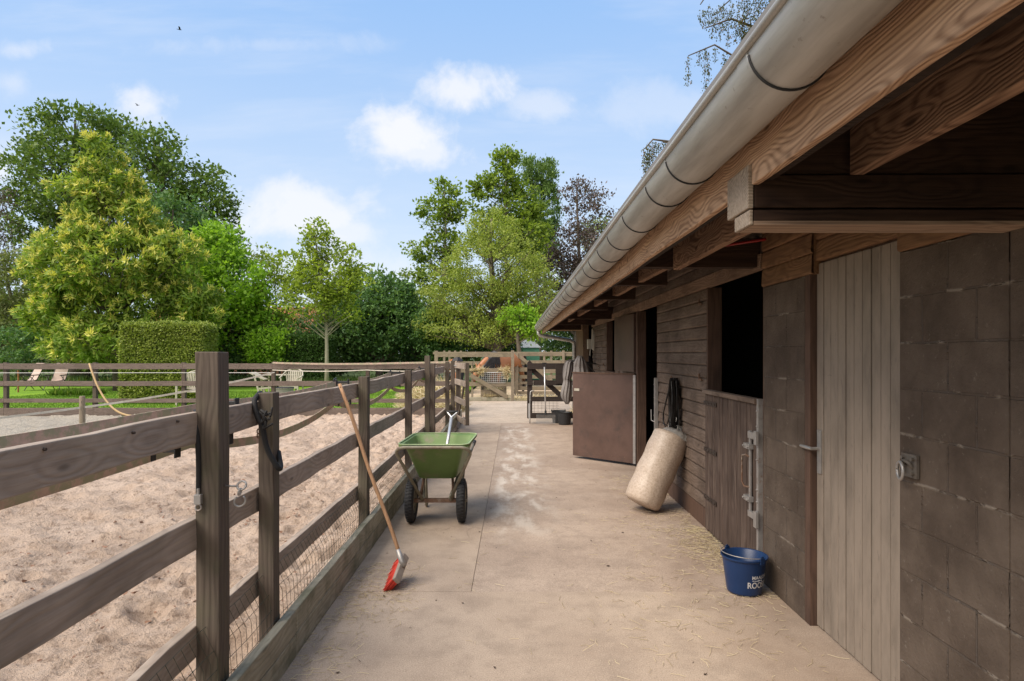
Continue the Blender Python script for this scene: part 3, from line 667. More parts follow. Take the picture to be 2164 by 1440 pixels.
for zz, hh in ((1.212, .116), (.815, .118), (.396, .120)):
    for k, (a, b) in enumerate(rails):
        if k == 6 and zz > 1.2: continue
        dz = .006*math.sin(k*2.1+zz*9); mb = MB(); mb.bar((FX(a)+RX+.002*(k % 2), a+.002, zz+dz), (FX(b)+RX+.002*(k % 2), b-.002, zz+.006*math.sin(k*2.1+2.1+zz*9)), .036, hh, n=10, jit=.008)
        build('rail', mb, M['fence'], pf, bev=.004)
for k, (a, b) in enumerate([(-2.5, 1.05), (1.05, 3.05), (3.05, 5.4), (5.4, 7.9), (7.9, 10.4), (10.4, 14.0)]):
    for (z0, z1) in ((.0, .112), (.116, .232)):
        mb = MB(); mb.bar((FX(a)-.024, a+.003, (z0+z1)/2), (FX(b)-.024, b-.003, (z0+z1)/2), .046, z1-z0, n=8, jit=.005); build('kickboard', mb, M['kick'], pf, bev=.004)
# wire netting between lowest rail and kickboards
mb = MB(); yy = 1.25
while yy < 12.7:
    j = .012*noise.noise(Vector((yy*3, 0, 0))); x_ = FX(yy)-.050
    mb.tube([(x_, yy+j, .215), (x_-.012+j*.5, yy+.008, .34), (x_-.055, yy-.01+j, .452)], .0013, 3, False); yy += .052
for zz, xx in ((.452, -.105), (.29, -.06), (.36, -.075), (.235, -.05)):
    mb.tube([(FX(yy)+xx, yy, zz+.006*math.sin(yy*9)) for yy in np.arange(1.2, 12.7, .11)], .0013, 3, False)
build('wire_netting', mb, M['wire'], pf)
# screws / bolt heads in the top rail
for (px_, py_, Y_) in ((89, 950, 1.575), (283, 915, 1.95), (377, 891, 2.21)):
    q_ = W(px_, py_, Y_); build('bolt_head', MB().tube([(FX(Y_)+RX+.016, q_.y, q_.z), (FX(Y_)+RX+.028, q_.y, q_.z)], .0045, 6), M['iron'], pf)
# eye bolt with ring and snap on the tall post
mb = MB(); ex = FX(2.4)-.055; mb.tube([(ex, 2.40, .985), (ex+.045, 2.40, .983)], .0035, 6)
ring(mb, (ex+.063, 2.405, .985), .017, .0042, (1, 0, 0), (0, .45, .9)); ring(mb, (ex+.058, 2.40, .962), .012, .004, (0, 1, 0), (.2, 0, 1))
ring(mb, (ex+.058, 2.40, .925), .021, .004, (.9, .3, 0), (.1, 0, 1), -230, 60)
build('eye_bolt', mb, M['steel'], pf, smooth=True)

# gate at the far end of that fence, standing open
g = thing('side_gate', 'open brown four rail gate hinged at the far end of the path fence', 'gate', (-1.17, 12.75, 0))
h0 = Vector((-1.165, 12.70, 0)); h1 = Vector((-.867, 11.5, 0)); dd = (h1-h0).normalized()
for q_ in (h0+dd*.04, h1-dd*.035):
    mb = MB(); mb.bar(q_+Vector((0, 0, .155)), q_+Vector((0, 0, 1.33)), .07, .055, up=dd, n=4, jit=.003); build('stile', mb, M['post'], g, bev=.003)
for zz in (1.265, .935, .575, .215):
    mb = MB(); off = Vector((-dd.y, dd.x, 0)).normalized()*-.045
    mb.bar(h0+off+Vector((0, 0, zz)), h1+off-dd*.0+Vector((0, 0, zz)), .028, .11, n=3, jit=.003); build('rail', mb, M['fence'], g, bev=.003)
mb = MB(); mb.bar(h0-off*.3+dd*.08+Vector((0, 0, .25)), h1-off*.3-dd*.1+Vector((0, 0, 1.22)), .025, .08); build('brace', mb, M['post'], g, bev=.003)
mb = MB(); mb.tube([h0+off*1.4+Vector((0, 0, .26)), h0+off*1.4+dd*.25+Vector((0, 0, .24))], .012, 6); mb.tube([h0+off*1.4+Vector((0, 0, 1.26)), h0+off*1.4+dd*.25+Vector((0, 0, 1.25))], .012, 6); build('hinge', mb, M['steel'], g)

# right hand dark gate
g = thing('dark_gate', 'dark brown gate standing open at the far end of the stable wall', 'gate', (.9, 13.3, 0))
GY = 13.3; gx0 = W(1114, 0, GY).x; gx1 = 1.62
mb = MB(); mb.bar((gx0+.055, GY, .14), (gx0+.055, GY, 1.30), .11, .05, up=(0, 1, 0)); mb.add([(gx0, GY-.025, 1.30), (gx0+.11, GY-.025, 1.30), (gx0+.055, GY-.025, 1.365), (gx0, GY+.025, 1.30), (gx0+.11, GY+.025, 1.30), (gx0+.055, GY+.025, 1.365)], [(0, 1, 2), (5, 4, 3), (0, 3, 4, 1), (1, 4, 5, 2), (2, 5, 3, 0)]); build('stile', mb, M['darkX'], g, bev=.003)
mb = MB(); mb.bar((gx1-.05, GY, .14), (gx1-.05, GY, 1.33), .09, .05, up=(0, 1, 0)); build('stile', mb, M['darkX'], g, bev=.003)
for (a, b) in ((768, 780.5), (804, 814.5), (838, 848.5), (872.5, 884)):
    za = EYE-(a-HZ)*GY/F; zb = EYE-(b-HZ)*GY/F; mb = MB(); mb.bar((gx0+.0, GY-.04, (za+zb)/2), (gx1, GY-.04, (za+zb)/2), .028, za-zb, n=2, jit=.003); build('rail', mb, M['darkX'], g, bev=.003)
mb = MB(); mb.bar(W(1123, 780, GY+.03), W(1192, 843, GY+.03), .03, .105); build('brace', mb, M['darkX'], g, bev=.003)
a_ = W(1174, 768, GY-.07); b_ = W(1190, 812, GY-.07); mb = MB(); mb.box(a_.x, b_.x+.05, GY-.085, GY-.06, b_.z, a_.z); build('panel', mb, M['darkX'], g, bev=.003)
mb = MB()
for px_ in range(1129, 1180, 8): mb.tube([W(px_, 848, GY), W(px_, 874, GY)], .003, 4)
for py_ in (852, 858, 864, 870): mb.tube([W(1124, py_, GY), W(1182, py_, GY)], .003, 4)
build('wire_mesh', mb, M['steel'], g)
mb = MB()
for zz in (.905, .87, .835): mb.tube([W(1127, 806, GY-.06)+Vector((0, 0, zz-.905)), W(1127, 806, GY-.06)+Vector((0, -.02, zz-.905))], .008, 6)
build('bolt_head', mb, M['whitewood'], g)

# ============================================================ FAR ARENA FENCE (Y 14.5)
AY = 14.5
af = thing('arena_fence', 'brown three rail fence crossing between sand arena and lawn', 'fence', (-8, AY, 0))
pxs = [776, 576, 386, 198, 9]; X_ = [W(p_, 0, AY).x for p_ in pxs]
X_ += [X_[-1]-2.12*k for k in range(1, 5)]; X_.append(-1.30)
for x_ in X_:
    mb = MB(); mb.bar((x_, AY+.06, 0), (x_, AY+.06, 1.295), .085, .085, up=(0, 1, 0), n=3, jit=.003); build('post', mb, M['post'], af, bev=.004)
xr = sorted(X_)
for k in range(len(xr)-1):
    for (a, b) in ((1.27, 1.135), (.857, .742), (.442, .348)):
        mb = MB(); mb.bar((xr[k]+.002, AY, (a+b)/2), (xr[k+1]-.002, AY, (a+b)/2), .035, a-b, n=3, jit=.008); build('rail', mb, M['fenceX'], af, bev=.003)
    mb = MB(); mb.bar((xr[k]+.002, AY, .13), (xr[k+1]-.002, AY, .13), .04, .19, n=3, jit=.006); build('kickboard', mb, M['fenceX'], af, bev=.003)
# thin white rope along that fence
mb = MB(); mb.tube([(W(576, 0, AY).x+.06, AY-.03, 1.055), (-12, AY-.03, 1.05), (-20, AY-.03, 1.055)], .006, 6)
o = build('fence_rope', mb, M['whiterope'], base=(-8, AY-.03, 1.05)); tag(o, 'thin taut white rope running level along the far arena fence', 'rope')
# tapes with insulators
mb = MB()
Xa = W(578, 0, AY).x
def sagline(p0, p1, sag, n=10): p0 = Vector(p0); p1 = Vector(p1); return [p0.lerp(p1, i/n)-Vector((0, 0, sag*4*(i/n)*(1-i/n))) for i in range(n+1)]
s1 = W(170, 862, 11.8)
pts = sagline((Xa, AY-.07, 1.05), s1, .06)+sagline(s1, W(-300, 915, 9.0), .02)[1:]
mb.ribbon(pts, .04, .003); o = build('electric_tape', mb, M['tape'], base=tuple(s1)); tag(o, 'white tape slung from far fence post to short round stake in the sand', 'tape')
mb = MB(); mb.tube([s1+Vector((0, .05, -.45)), s1+Vector((0, .05, .02)), s1+Vector((0, .05, .22))], [.052, .052, .046], 14); q_ = W(170, 908, 11.8)
o = build('round_stake', mb, M['paleZ'], base=(s1.x, s1.y+.05, 0.02), smooth=False); tag(o, 'short round wooden stake standing in the grey sand', 'stake')
mb = MB()
mb.ribbon(sagline((Xa, AY-.06, 1.29), (W(776, 0, AY).x, AY-.06, 1.265), .015)+sagline((W(776, 0, AY).x, AY-.06, 1.265), (-1.34, AY-.08, 1.31), .0)[1:], .04, .003)
o = build('electric_tape', mb, M['mossytape'], base=(Xa, AY-.06, 1.29)); tag(o, 'upper pink beige tape stretched along the top rail of the far fence', 'tape')
mb = MB(); mb.ribbon(sagline((Xa, AY-.07, 1.12), (W(776, 0, AY).x, AY-.07, 1.12), .03)+sagline((W(776, 0, AY).x, AY-.07, 1.12), (-1.34, AY-.09, 1.10), .02)[1:], .022, .003)
o = build('electric_tape', mb, M['tape'], base=(Xa, AY-.07, 1.12)); tag(o, 'lower slack beige tape under the top rail of the far fence', 'tape')
# tapes on the arena side of the near fence
ti = -.055-.078-.036-.10
def IX(Y_): return FX(Y_)+ti
mb = MB(); pts = []
segs = [(-1.2, 1.0, .01), (1.0, 2.72, .006), (2.72, 4.60, .02), (4.6, 6.8, .03), (6.8, 9.0, .03), (9.0, 11.4, .03)]
for (a, b, sg) in segs: pts += sagline((IX(a), a, 1.268 if a < 3 else 1.27), (IX(b), b, 1.268), sg)[(1 if pts else 0):]
mb.ribbon(pts, .045, .004); up_t = build('fence_tape', mb, M['mossytape'], base=(IX(3), 3, 1.27)); tag(up_t, 'upper mossy pink band hung behind the top rail of the path fence', 'tape')
mb = MB(); pts = []
for (a, b, sg) in [(-1.2, 1.0, .015), (1.0, 2.55, .012), (2.55, 4.7, .09), (4.7, 6.9, .10), (6.9, 9.1, .10), (9.1, 11.45, .09)]: pts += sagline((IX(a), a, 1.125), (IX(b), b, 1.13), sg)[(1 if pts else 0):]
mb.ribbon(pts, .042, .004); lo_t = build('fence_tape', mb, M['mossytape'], base=(IX(3), 3, 1.1)); tag(lo_t, 'lower sagging mossy band hung behind the top rail of the path fence', 'tape')
for (Y_, zz, par) in ((2.78, 1.265, pf), (2.72, 1.115, pf), (2.28, 1.13, pf), (4.72, 1.27, pf), (4.78, 1.12, pf), (6.95, 1.27, pf), (6.98, 1.13, pf), (9.2, 1.27, pf)):
    mb = MB(); x1_ = FX(Y_)+RX-.014; x0_ = IX(Y_)-.015
    mb.bar((x1_+.0, Y_, zz+.012), (x0_, Y_, zz+.012), .012, .016); mb.box(x0_-.008, x0_+.022, Y_-.014, Y_+.014, zz-.028, zz+.034); mb.tube([(x0_, Y_-.02, zz+.03), (x0_+.01, Y_+.02, zz+.045)], .006, 6)
    mb.box(x1_-.004, x1_+.002, Y_-.02, Y_+.02, zz-.015, zz+.035)
    build('insulator', mb, M['darkbucket'], par, bev=.002)
# ============================================================ PLANTS
def leafmesh(name, C, D, Ln, Wd, mat, parent=None, base=None, fold=True, mi=None):
    """C: Nx3 leaf bases, D: Nx3 directions, Ln/Wd arrays -> one mesh of small leaf faces"""
    n = len(C); D = D/np.linalg.norm(D, axis=1, keepdims=True)
    rr = rng.normal(size=(n, 3))*.55+np.array([0, 0, 1.0]); S = np.cross(D, rr); S /= np.linalg.norm(S, axis=1, keepdims=True)+1e-9
    Ln = np.broadcast_to(Ln, (n,))[:, None]; Wd = np.broadcast_to(Wd, (n,))[:, None]
    N_ = np.cross(D, S)
    v = np.empty((n, 4, 3), np.float32)
    v[:, 0] = C; v[:, 1] = C+D*Ln*.5+S*Wd*.5; v[:, 2] = C+D*Ln-N_*Ln*.12; v[:, 3] = C+D*Ln*.5-S*Wd*.5+N_*Ln*.06
    b = ORG[parent] if parent is not None else Vector(base or (0, 0, 0))
    v -= np.array(b, np.float32)
    me = bpy.data.meshes.new(name); me.vertices.add(n*4); me.vertices.foreach_set('co', v.ravel())
    me.loops.add(n*4); me.loops.foreach_set('vertex_index', np.arange(n*4, dtype=np.int32))
    me.polygons.add(n); me.polygons.foreach_set('loop_start', np.arange(0, n*4, 4, dtype=np.int32))
    me.update(calc_edges=True); me.materials.append(mat)
    return link(name, me, parent, b)
def sample_blobs(blobs, n, shell=.45):
    """blobs: (cx,cy,cz,rx,ry,rz)"""
    B = np.array(blobs); w_ = (B[:, 3]*B[:, 4]*B[:, 5])**(.72); w_ /= w_.sum()
    k = rng.choice(len(B), n, p=w_); d = rng.normal(size=(n, 3)); d /= np.linalg.norm(d, axis=1, keepdims=True)
    r = (shell**3+(1-shell**3)*rng.random(n))**(1/3)
    return B[k, :3]+d*r[:, None]*B[k, 3:], d
def pxblobs(Y, L_, dy=1.0):
    out = []
    for (px, py, rx, ry) in L_:
        c = W(px, py, Y); a = rx*Y/F; b = ry*Y/F; out.append((c.x, Y+rng.uniform(-.3, .3)*a, c.z, a, (a+b)/2*dy, b))
    return out
def tree(name, label, cat, Y, blobs_px, trunk_px, mat, ncl=160, lpc=70, rc=.45, leaf=(.16, .09), bark='bark', tr=.2, group=None, shell=.5, dy=.85, droop=0.0, zb=-.05, nbr=60, up=.2, lean=0.0, wdir=None, bare=0):
    bl = pxblobs(Y, blobs_px, dy)
    tx = W(trunk_px, 0, Y).x; root = thing(name, label, cat, (tx, Y, 0), group)
    zt = max(b[2]+b[5]*.55 for b in bl); bt = max(bl, key=lambda b: b[2]); ncl = int(ncl*1.15); lpc = int(lpc*.66); rc = rc*.78; C, d = sample_blobs(bl, ncl, shell)
    low = C[:, 2] < .15; C[low, 2] = .15+rng.random(low.sum())*.5
    n = ncl*lpc; k = np.repeat(np.arange(ncl), lpc)
    P = C[k]+rng.normal(size=(n, 3))*rc*np.array([.62, .62, .42])*rng.uniform(.55, 1.25, ncl)[k][:, None]
    P[:, 2] = np.maximum(P[:, 2], .03)
    D = rng.normal(size=(n, 3))+d[k]*.5; D[:, 2] += up-droop
    leafmesh('crown', P, D, leaf[0]*rng.uniform(.6, 1.25, n), leaf[1]*rng.uniform(.6, 1.25, n), mat, root)
    # trunk and limbs
    mb = MB(); zc = min(b[2]-b[5] for b in bl)
    top = Vector((bt[0]+lean, bt[1], zt)); b0 = Vector((tx, Y, zb)); tp = []
    for i in range(9):
        f_ = i/8; p_ = b0.lerp(top, f_); p_.x = tx+(top.x-tx)*f_**1.7+tr*.5*math.sin(f_*7+tx); tp.append(p_)
    mb.tube(tp, [tr*(1-.9*(i/8))**.8*(1.25 if i == 0 else 1) for i in range(9)], 8)
    for i in rng.choice(ncl, min(nbr, ncl), replace=False):
        c = Vector(C[i]); hd = math.hypot(c.x-tx, c.y-Y); zz = max(min(c.z-hd*.7, zt*.9), max(zc*.7, .22*zt)); f_ = min(max(zz/zt, 0.03), .95); j = min(int(f_*8), 7)
        s_ = tp[j].lerp(tp[j+1], f_*8-j); m1 = s_.lerp(c, .5)+Vector((rng.normal()*.12, rng.normal()*.12, hd*.06)); r0 = tr*.32*(1-f_)+.012*tr/.2
        mb.tube([s_, m1, c, c+(c-m1)*.25], [r0, r0*.6, r0*.3, r0*.12], 5, False)
    build('trunk', mb, M[bark], root, smooth=True, fixn=False)
    return root
# chestnut with long leaves in rosettes and pale catkins
def chestnut():
    Y = 25.0; bl = pxblobs(Y, [(205, 330, 45, 40), (215, 400, 70, 55), (235, 470, 100, 60), (130, 395, 25, 25), (230, 560, 150, 80), (110, 560, 70, 70), (380, 545, 60, 50), (250, 650, 190, 80), (400, 650, 70, 50), (110, 660, 60, 50), (250, 720, 150, 55)], .8)
    c0 = W(250, 0, Y); root = thing('chestnut_tree', 'large sweet chestnut covered in yellow catkin tufts rising behind the clipped hedge', 'tree', (c0.x, Y, 0))
    ncl = 900; C, d = sample_blobs(bl, ncl, .72); C[:, 2] = np.maximum(C[:, 2], .5)
    lp = 26; k = np.repeat(np.arange(ncl), lp); n = ncl*lp
    D = rng.normal(size=(n, 3)); D[:, 2] -= .25; D += d[k]*.5
    P = C[k]+rng.normal(size=(n, 3))*.10
    leafmesh('crown', P, D, rng.uniform(.22, .36, n), rng.uniform(.07, .10, n), L['chest'], root)
    # inner leaves for depth
    C2, d2 = sample_blobs(bl, 9000, .2); C2[:, 2] = np.maximum(C2[:, 2], .4); leafmesh('inner_foliage', C2, rng.normal(size=(9000, 3)), .26, .09, L['lime'], root)
    zr = C[:, 2]; pr = np.clip((zr-1.0)/5.0, .25, .97); sel = np.where((rng.random(ncl) < pr) & (d[:, 1] < .6))[0]
    lp = 24; k = np.repeat(sel, lp); n = len(k); D = rng.normal(size=(n, 3)); D[:, 2] += .35; D += d[k]*.8
    P = C[k]+d[k]*.16+rng.normal(size=(n, 3))*.04
    leafmesh('catkins', P, D, rng.uniform(.13, .28, n), .046, L['catkin'], root)
    mb = MB(); tp = [Vector((c0.x-.05*i, Y, -.05+i*1.05)) for i in range(9)]; mb.tube(tp, [.2, .18, .16, .14, .12, .1, .07, .05, .02], 8)
    for i in rng.choice(ncl, 110, replace=False):
        c = Vector(C[i]); hd = math.hypot(c.x-c0.x, c.y-Y); j = int(min(max((c.z-hd*.6)/1.05, 1), 7)); s_ = tp[j]; mb.tube([s_, s_.lerp(c, .5)+Vector((0, 0, -.15)), c], [.05, .03, .012], 5, False)
    build('trunk', mb, M['bark'], root, smooth=True, fixn=False)
chestnut()
tree('broadleaf_tree', 'tall dark green tree at upper left behind the chestnut', 'tree', 42, [(150, 285, 110, 60), (75, 370, 70, 60), (245, 310, 80, 60), (60, 450, 55, 50), (165, 400, 120, 90), (110, 500, 90, 55), (230, 470, 110, 90)], 160, L['oak'], 330, 66, .9, (.30, .20), tr=.45, nbr=140)
tree('broadleaf_tree', 'tall open crowned tree with rounded shoulder right of the chestnut top', 'tree', 40, [(330, 315, 60, 50), (385, 370, 75, 60), (430, 440, 70, 60), (465, 500, 48, 48), (340, 440, 70, 80), (400, 520, 80, 60)], 365, L['oak'], 215, 58, .8, (.30, .19), tr=.35, nbr=130)
tree('maple_tree', 'grey green round tree in the gap between chestnut and bright maple', 'tree', 34, [(370, 470, 75, 60), (400, 540, 80, 60)], 380, L['laurel'], 110, 70, .75, (.24, .15))
tree('maple_tree', 'bright light green maple right of the chestnut above the clipped hedge', 'tree', 29, [(455, 540, 65, 65), (500, 610, 70, 70), (430, 620, 70, 60), (540, 670, 60, 55), (480, 690, 75, 45), (455, 495, 40, 35)], 470, L['maple'], 240, 70, .55, (.20, .15), tr=.12)
tree('slender_tree', 'dusky tree with grey green leaves just right of the bright maple', 'tree', 38, [(515, 590, 45, 70), (520, 660, 40, 60)], 515, L['willow'], 70, 70, .7, (.2, .12), tr=.12)
tree('plane_tree', 'thin young tree left of the slender staked plane tree', 'tree', 30, [(572, 545, 28, 26), (605, 570, 45, 45), (590, 630, 60, 60), (570, 690, 60, 40)], 590, L['young'], 95, 48, .45, (.17, .13), 'palebark', tr=.06, nbr=60)
tree('plane_tree', 'young plane tree with sparse airy top and pale slim stem on the lawn', 'tree', 26, [(680, 490, 28, 26), (675, 520, 40, 34), (735, 540, 26, 24), (690, 580, 75, 50), (735, 610, 60, 36), (650, 640, 65, 40), (710, 655, 60, 28), (650, 560, 35, 30)], 693, L['young'], 210, 42, .36, (.15, .12), 'palebark', tr=.095, nbr=130, lean=-.3)
tree('dense_tree', 'dense dark green tree standing left of the yard behind the slim plane', 'tree', 31, [(790, 640, 80, 60), (840, 680, 60, 60), (750, 690, 70, 55), (820, 620, 50, 38), (860, 660, 40, 40), (790, 720, 90, 35)], 800, L['laurel'], 300, 80, .6, (.20, .13), tr=.2)
tree('plane_tree', 'tall thin plane tree with loose leafy spire left of the yellow green tree', 'tree', 33, [(940, 402, 24, 24), (922, 455, 44, 38), (955, 445, 28, 36), (905, 525, 44, 30), (872, 580, 24, 16), (935, 590, 56, 34), (900, 650, 46, 42), (955, 520, 36, 36)], 940, L['plane'], 210, 44, .42, (.20, .15), 'palebark', tr=.12, nbr=140)
tree('plane_tree', 'tallest plane tree in the middle, its crown rising above the yellow green tree', 'tree', 35, [(1072, 336, 24, 26), (1062, 385, 44, 34), (1022, 432, 34, 22), (1092, 440, 56, 46), (1122, 500, 42, 56), (1055, 500, 70, 46), (1004, 400, 14, 12)], 1068, L['plane'], 300, 54, .45, (.21, .155), 'palebark', tr=.16, nbr=120)
tree('poplar_tree', 'narrow upright poplar pair beside the tallest plane tree', 'tree', 55, [(1121, 365, 17, 34), (1153, 372, 19, 38), (1148, 450, 34, 70), (1135, 520, 45, 60)], 1140, L['poplar'], 300, 80, .55, (.26, .13), tr=.2, up=1.5)
tree('locust_tree', 'broad yellow green tree over the yard with thick trunk and thin visible limbs', 'tree', 29, [(1045, 560, 105, 75), (960, 620, 75, 70), (1110, 610, 65, 75), (1030, 650, 130, 60), (1020, 700, 110, 25), (1130, 680, 45, 35), (930, 680, 50, 40), (1040, 490, 60, 50)], 1047, L['locust'], 700, 72, .42, (.13, .062), tr=.27, nbr=120, droop=.7, up=0)
tree('copper_beech', 'dark purple leaved beech between the poplar and the gutter', 'tree', 38, [(1222, 405, 34, 26), (1250, 425, 34, 26), (1240, 470, 55, 42), (1215, 530, 70, 55), (1180, 580, 60, 55), (1250, 560, 60, 60), (1200, 640, 70, 55), (1160, 650, 35, 40)], 1220, L['beech'], 260, 50, .55, (.20, .12), tr=.2, nbr=120)
tree('small_tree', 'pale green tree top peeping behind the purple beech beside the gutter', 'tree', 48, [(1275, 500, 45, 40), (1290, 570, 50, 60)], 1280, L['willow'], 90, 60, .8, (.24, .15))
tree('small_tree', 'slim bright leaved tree right of the thick trunk behind the yard fence', 'tree', 27, [(1110, 690, 35, 22), (1130, 700, 30, 16), (1095, 668, 40, 20)], 1101, L['maple'], 55, 40, .35, (.17, .12), tr=.16, nbr=20)
tree('willow_tree', 'muted grey green tree at the far left edge', 'tree', 33, [(20, 600, 60, 60), (60, 680, 70, 60), (-30, 680, 70, 90), (0, 560, 40, 40), (100, 730, 60, 40)], 45, L['willow'], 260, 70, .65, (.20, .085), tr=.18, nbr=80)
tree('bare_twig_tree', 'dusky thin twigged tree cut off by the left edge of the view', 'tree', 36, [(-40, 430, 50, 70), (-30, 520, 50, 50)], -50, L['beech'], 90, 40, .8, (.2, .08), tr=.2)
# shrubs closing the garden
sh = [('broad dark evergreen shrub at the far left behind the sun loungers', 30, [(60, 740, 90, 45)], 'laurel'), ('leafy low shrub behind the right hand lounger', 29, [(190, 745, 70, 42)], 'willow'), ('dark shrub filling the gap right of the clipped hedge', 30, [(520, 745, 70, 45), (500, 700, 50, 40)], 'laurel'),
      ('light green shrub between clipped hedge and dark box hedge', 28, [(565, 735, 45, 38)], 'maple'), ('dark low shrub under the dense tree near the path fence', 33, [(830, 755, 70, 38)], 'yew'), ('purplish brown shrub beside the dark hedge corner', 32, [(905, 735, 30, 30)], 'beech'),
      ('tall dark green shrub left of the yard corner post', 30, [(930, 715, 45, 55), (905, 700, 30, 40)], 'laurel'), ('deep green shrub behind the brown horse', 35, [(985, 715, 60, 42)], 'yew'), ('near black evergreen shrub behind the thick trunk', 34, [(1060, 715, 40, 45), (1030, 690, 50, 30)], 'yew'),
      ('very dark evergreen behind the downpipe elbow', 40, [(1190, 715, 55, 40), (1240, 690, 60, 60)], 'yew'), ('dim green shrub in front of the red roof at left', 38, [(330, 720, 90, 50)], 'laurel'), ('dark evergreen under the slim plane tree', 31, [(720, 745, 60, 42)], 'yew'), ('dark leafy mass left of the dense tree base', 34, [(640, 700, 70, 45)], 'laurel')]
for (lb, Y_, bl, mt) in sh: tree('shrub', lb, 'shrub', Y_, bl, bl[0][0], L[mt], 80*len(bl), 75, .5, (.17, .10), tr=.06, nbr=14, group='shrubs closing off the garden')
# distant wood band
C, d = sample_blobs([(x_, 62+6*math.sin(x_), 3.2+1.4*math.sin(x_*.7), 7, 4, 4.5+1.4*math.sin(x_*.7)) for x_ in range(-75, 70, 6)], 42000, .3)
C[:, 2] = np.maximum(C[:, 2], .05)
o = leafmesh('distant_wood', C, rng.normal(size=C.shape), .62, .42, L['far'], base=(0, 62, 0)); tag(o, 'continuous far wood closing the horizon behind all garden trees', 'wood', kind='stuff')
# clipped hedge blocks
def hedge(name, label, x0, x1, y0, y1, z0, z1, mat, n, leaf, skew=0.0):
    root = thing(name, label, 'hedge', ((x0+x1)/2, (y0+y1)/2, 0)); A = [((x1-x0)*(z1-z0), 0), ((x1-x0)*(y1-y0), 1), ((y1-y0)*(z1-z0), 2), ((y1-y0)*(z1-z0), 3)]
    tot_ = sum(a for a, _ in A); Cs = []; Ds = []
    for a, k in A:
        m_ = int(n*a/tot_); u_ = rng.random(m_); v_ = rng.random(m_); d_ = rng.normal(size=m_)*.03-.02+.03*np.abs(rng.normal(size=m_))
        if k == 0: P = np.stack([x0+(x1-x0)*u_, y0-d_, z0+(z1-z0)*v_], 1); nn_ = (0, -1, 0)
        if k == 1: P = np.stack([x0+(x1-x0)*u_, y0+(y1-y0)*v_, z1+d_], 1); nn_ = (0, 0, 1)
        if k == 2: P = np.stack([x1+d_, y0+(y1-y0)*u_, z0+(z1-z0)*v_], 1); nn_ = (1, 0, 0)
        if k == 3: P = np.stack([x0-d_, y0+(y1-y0)*u_, z0+(z1-z0)*v_], 1); nn_ = (-1, 0, 0)
        wv = np.array([noise.noise(Vector(p*1.3)) for p in P])*.06; tp_ = (1-(P[:, 2]-z0)/(z1-z0)); P += np.array(nn_)*wv[:, None]
        Cs.append(P); Ds.append(rng.normal(size=(m_, 3))+np.array(nn_)*.5)
    leafmesh('foliage', np.concatenate(Cs), np.concatenate(Ds), leaf[0]*1.0, leaf[1], mat, root)
    mb = MB(); mb.box(x0+.13, x1-.13, y0+.13, y1-.13, -.02, z1-.13); build('dark_core', mb, flat('hedge_core', (.02, .028, .008), .9, .5, 20, bs=.8), root)  # solid dark box stands for the shade between the hedge leaves
    return root
h0_ = W(254, 0, 18.3).x; h1_ = W(428, 0, 18.3).x
hedge('clipped_hedge', 'tall square clipped beech hedge block on the lawn beside the tall fence post', h0_, h1_, 18.3, 19.15, .06, 2.36, L['hedge'], 46000, (.062, .042))
hedge('clipped_hedge', 'small dark clipped hedge left of the slim plane stem', W(600, 0, 28).x, W(690, 0, 28).x, 28, 29.5, 0, 2.28, L['yew'], 14000, (.10, .065))
# hanging birch behind the stable
bt = thing('weeping_birch', 'weeping birch whose hanging twigs show above the gutter against the sky', 'tree', (8.6, 15, 0))
mb = MB(); mb.tube([(8.6, 15, -.05), (8.5, 15, 4), (8.2, 14.8, 8), (7.6, 14.4, 11.5)], [.22, .17, .12, .05], 10)
lc = []
def bl_(pts, r0): 
    P = [W(*p) for p in pts]; mb.tube(P, [r0*(1-.75*i/(len(P)-1)) for i in range(len(P))], 5, False); return P
mains = [[(2000, -420, 14.3), (1800, -160, 14), (1680, -30, 13.8), (1590, -40, 13.6), (1520, 20, 13.5)], [(2000, -400, 14.3), (1760, 20, 13.6), (1640, 130, 13.3), (1560, 125, 13.2), (1510, 95, 13.1), (1455, 118, 13.0)], [(1760, 20, 13.6), (1600, 60, 13.4), (1545, 40, 13.3), (1490, 60, 13.2)], [(2000, -380, 14.3), (1700, 200, 13), (1480, 300, 12.8), (1420, 300, 12.7), (1380, 295, 12.7), (1362, 315, 12.7)], [(1700, 200, 13), (1460, 315, 12.6), (1400, 300, 12.6)], [(1680, -30, 13.8), (1570, 80, 13.4), (1560, 130, 13.2)], [(1590, -40, 13.6), (1540, -10, 13.4), (1500, -20, 13.3), (1480, 10, 13.3)], [(1800, -160, 14), (1640, -60, 13.8), (1600, 20, 13.6)]]
for mp in mains: bl_(mp, .045)
strands = [(1455, 118, 62), (1478, 105, 35), (1490, 100, 105), (1497, 110, 60), (1512, 100, 30), (1530, 110, 45), (1540, 120, 30), (1556, 118, 25), (1488, 20, 40), (1480, 30, 22), (1498, 10, 45), (1506, 22, 60), (1514, 20, 48), (1522, 10, 75), (1530, 5, 60), (1538, 20, 80), (1546, 0, 60), (1554, 30, 60), (1562, 0, 75), (1570, -10, 90), (1578, 0, 95), (1586, 10, 90), (1594, -10, 80), (1602, -10, 90), (1610, 0, 70), (1618, -20, 80), (1626, -20, 60), (1634, -20, 60), (1645, -30, 60), (1580, -20, 60), (1571, 30, 60), (1597, 30, 50), (1566, 50, 40),
           (1362, 312, 50), (1368, 305, 60), (1374, 300, 40), (1380, 300, 42), (1386, 300, 36), (1392, 302, 30), (1400, 300, 20), (1364, 330, 50), (1371, 320, 45), (1408, 302, 14)]
PC = []; PD = []
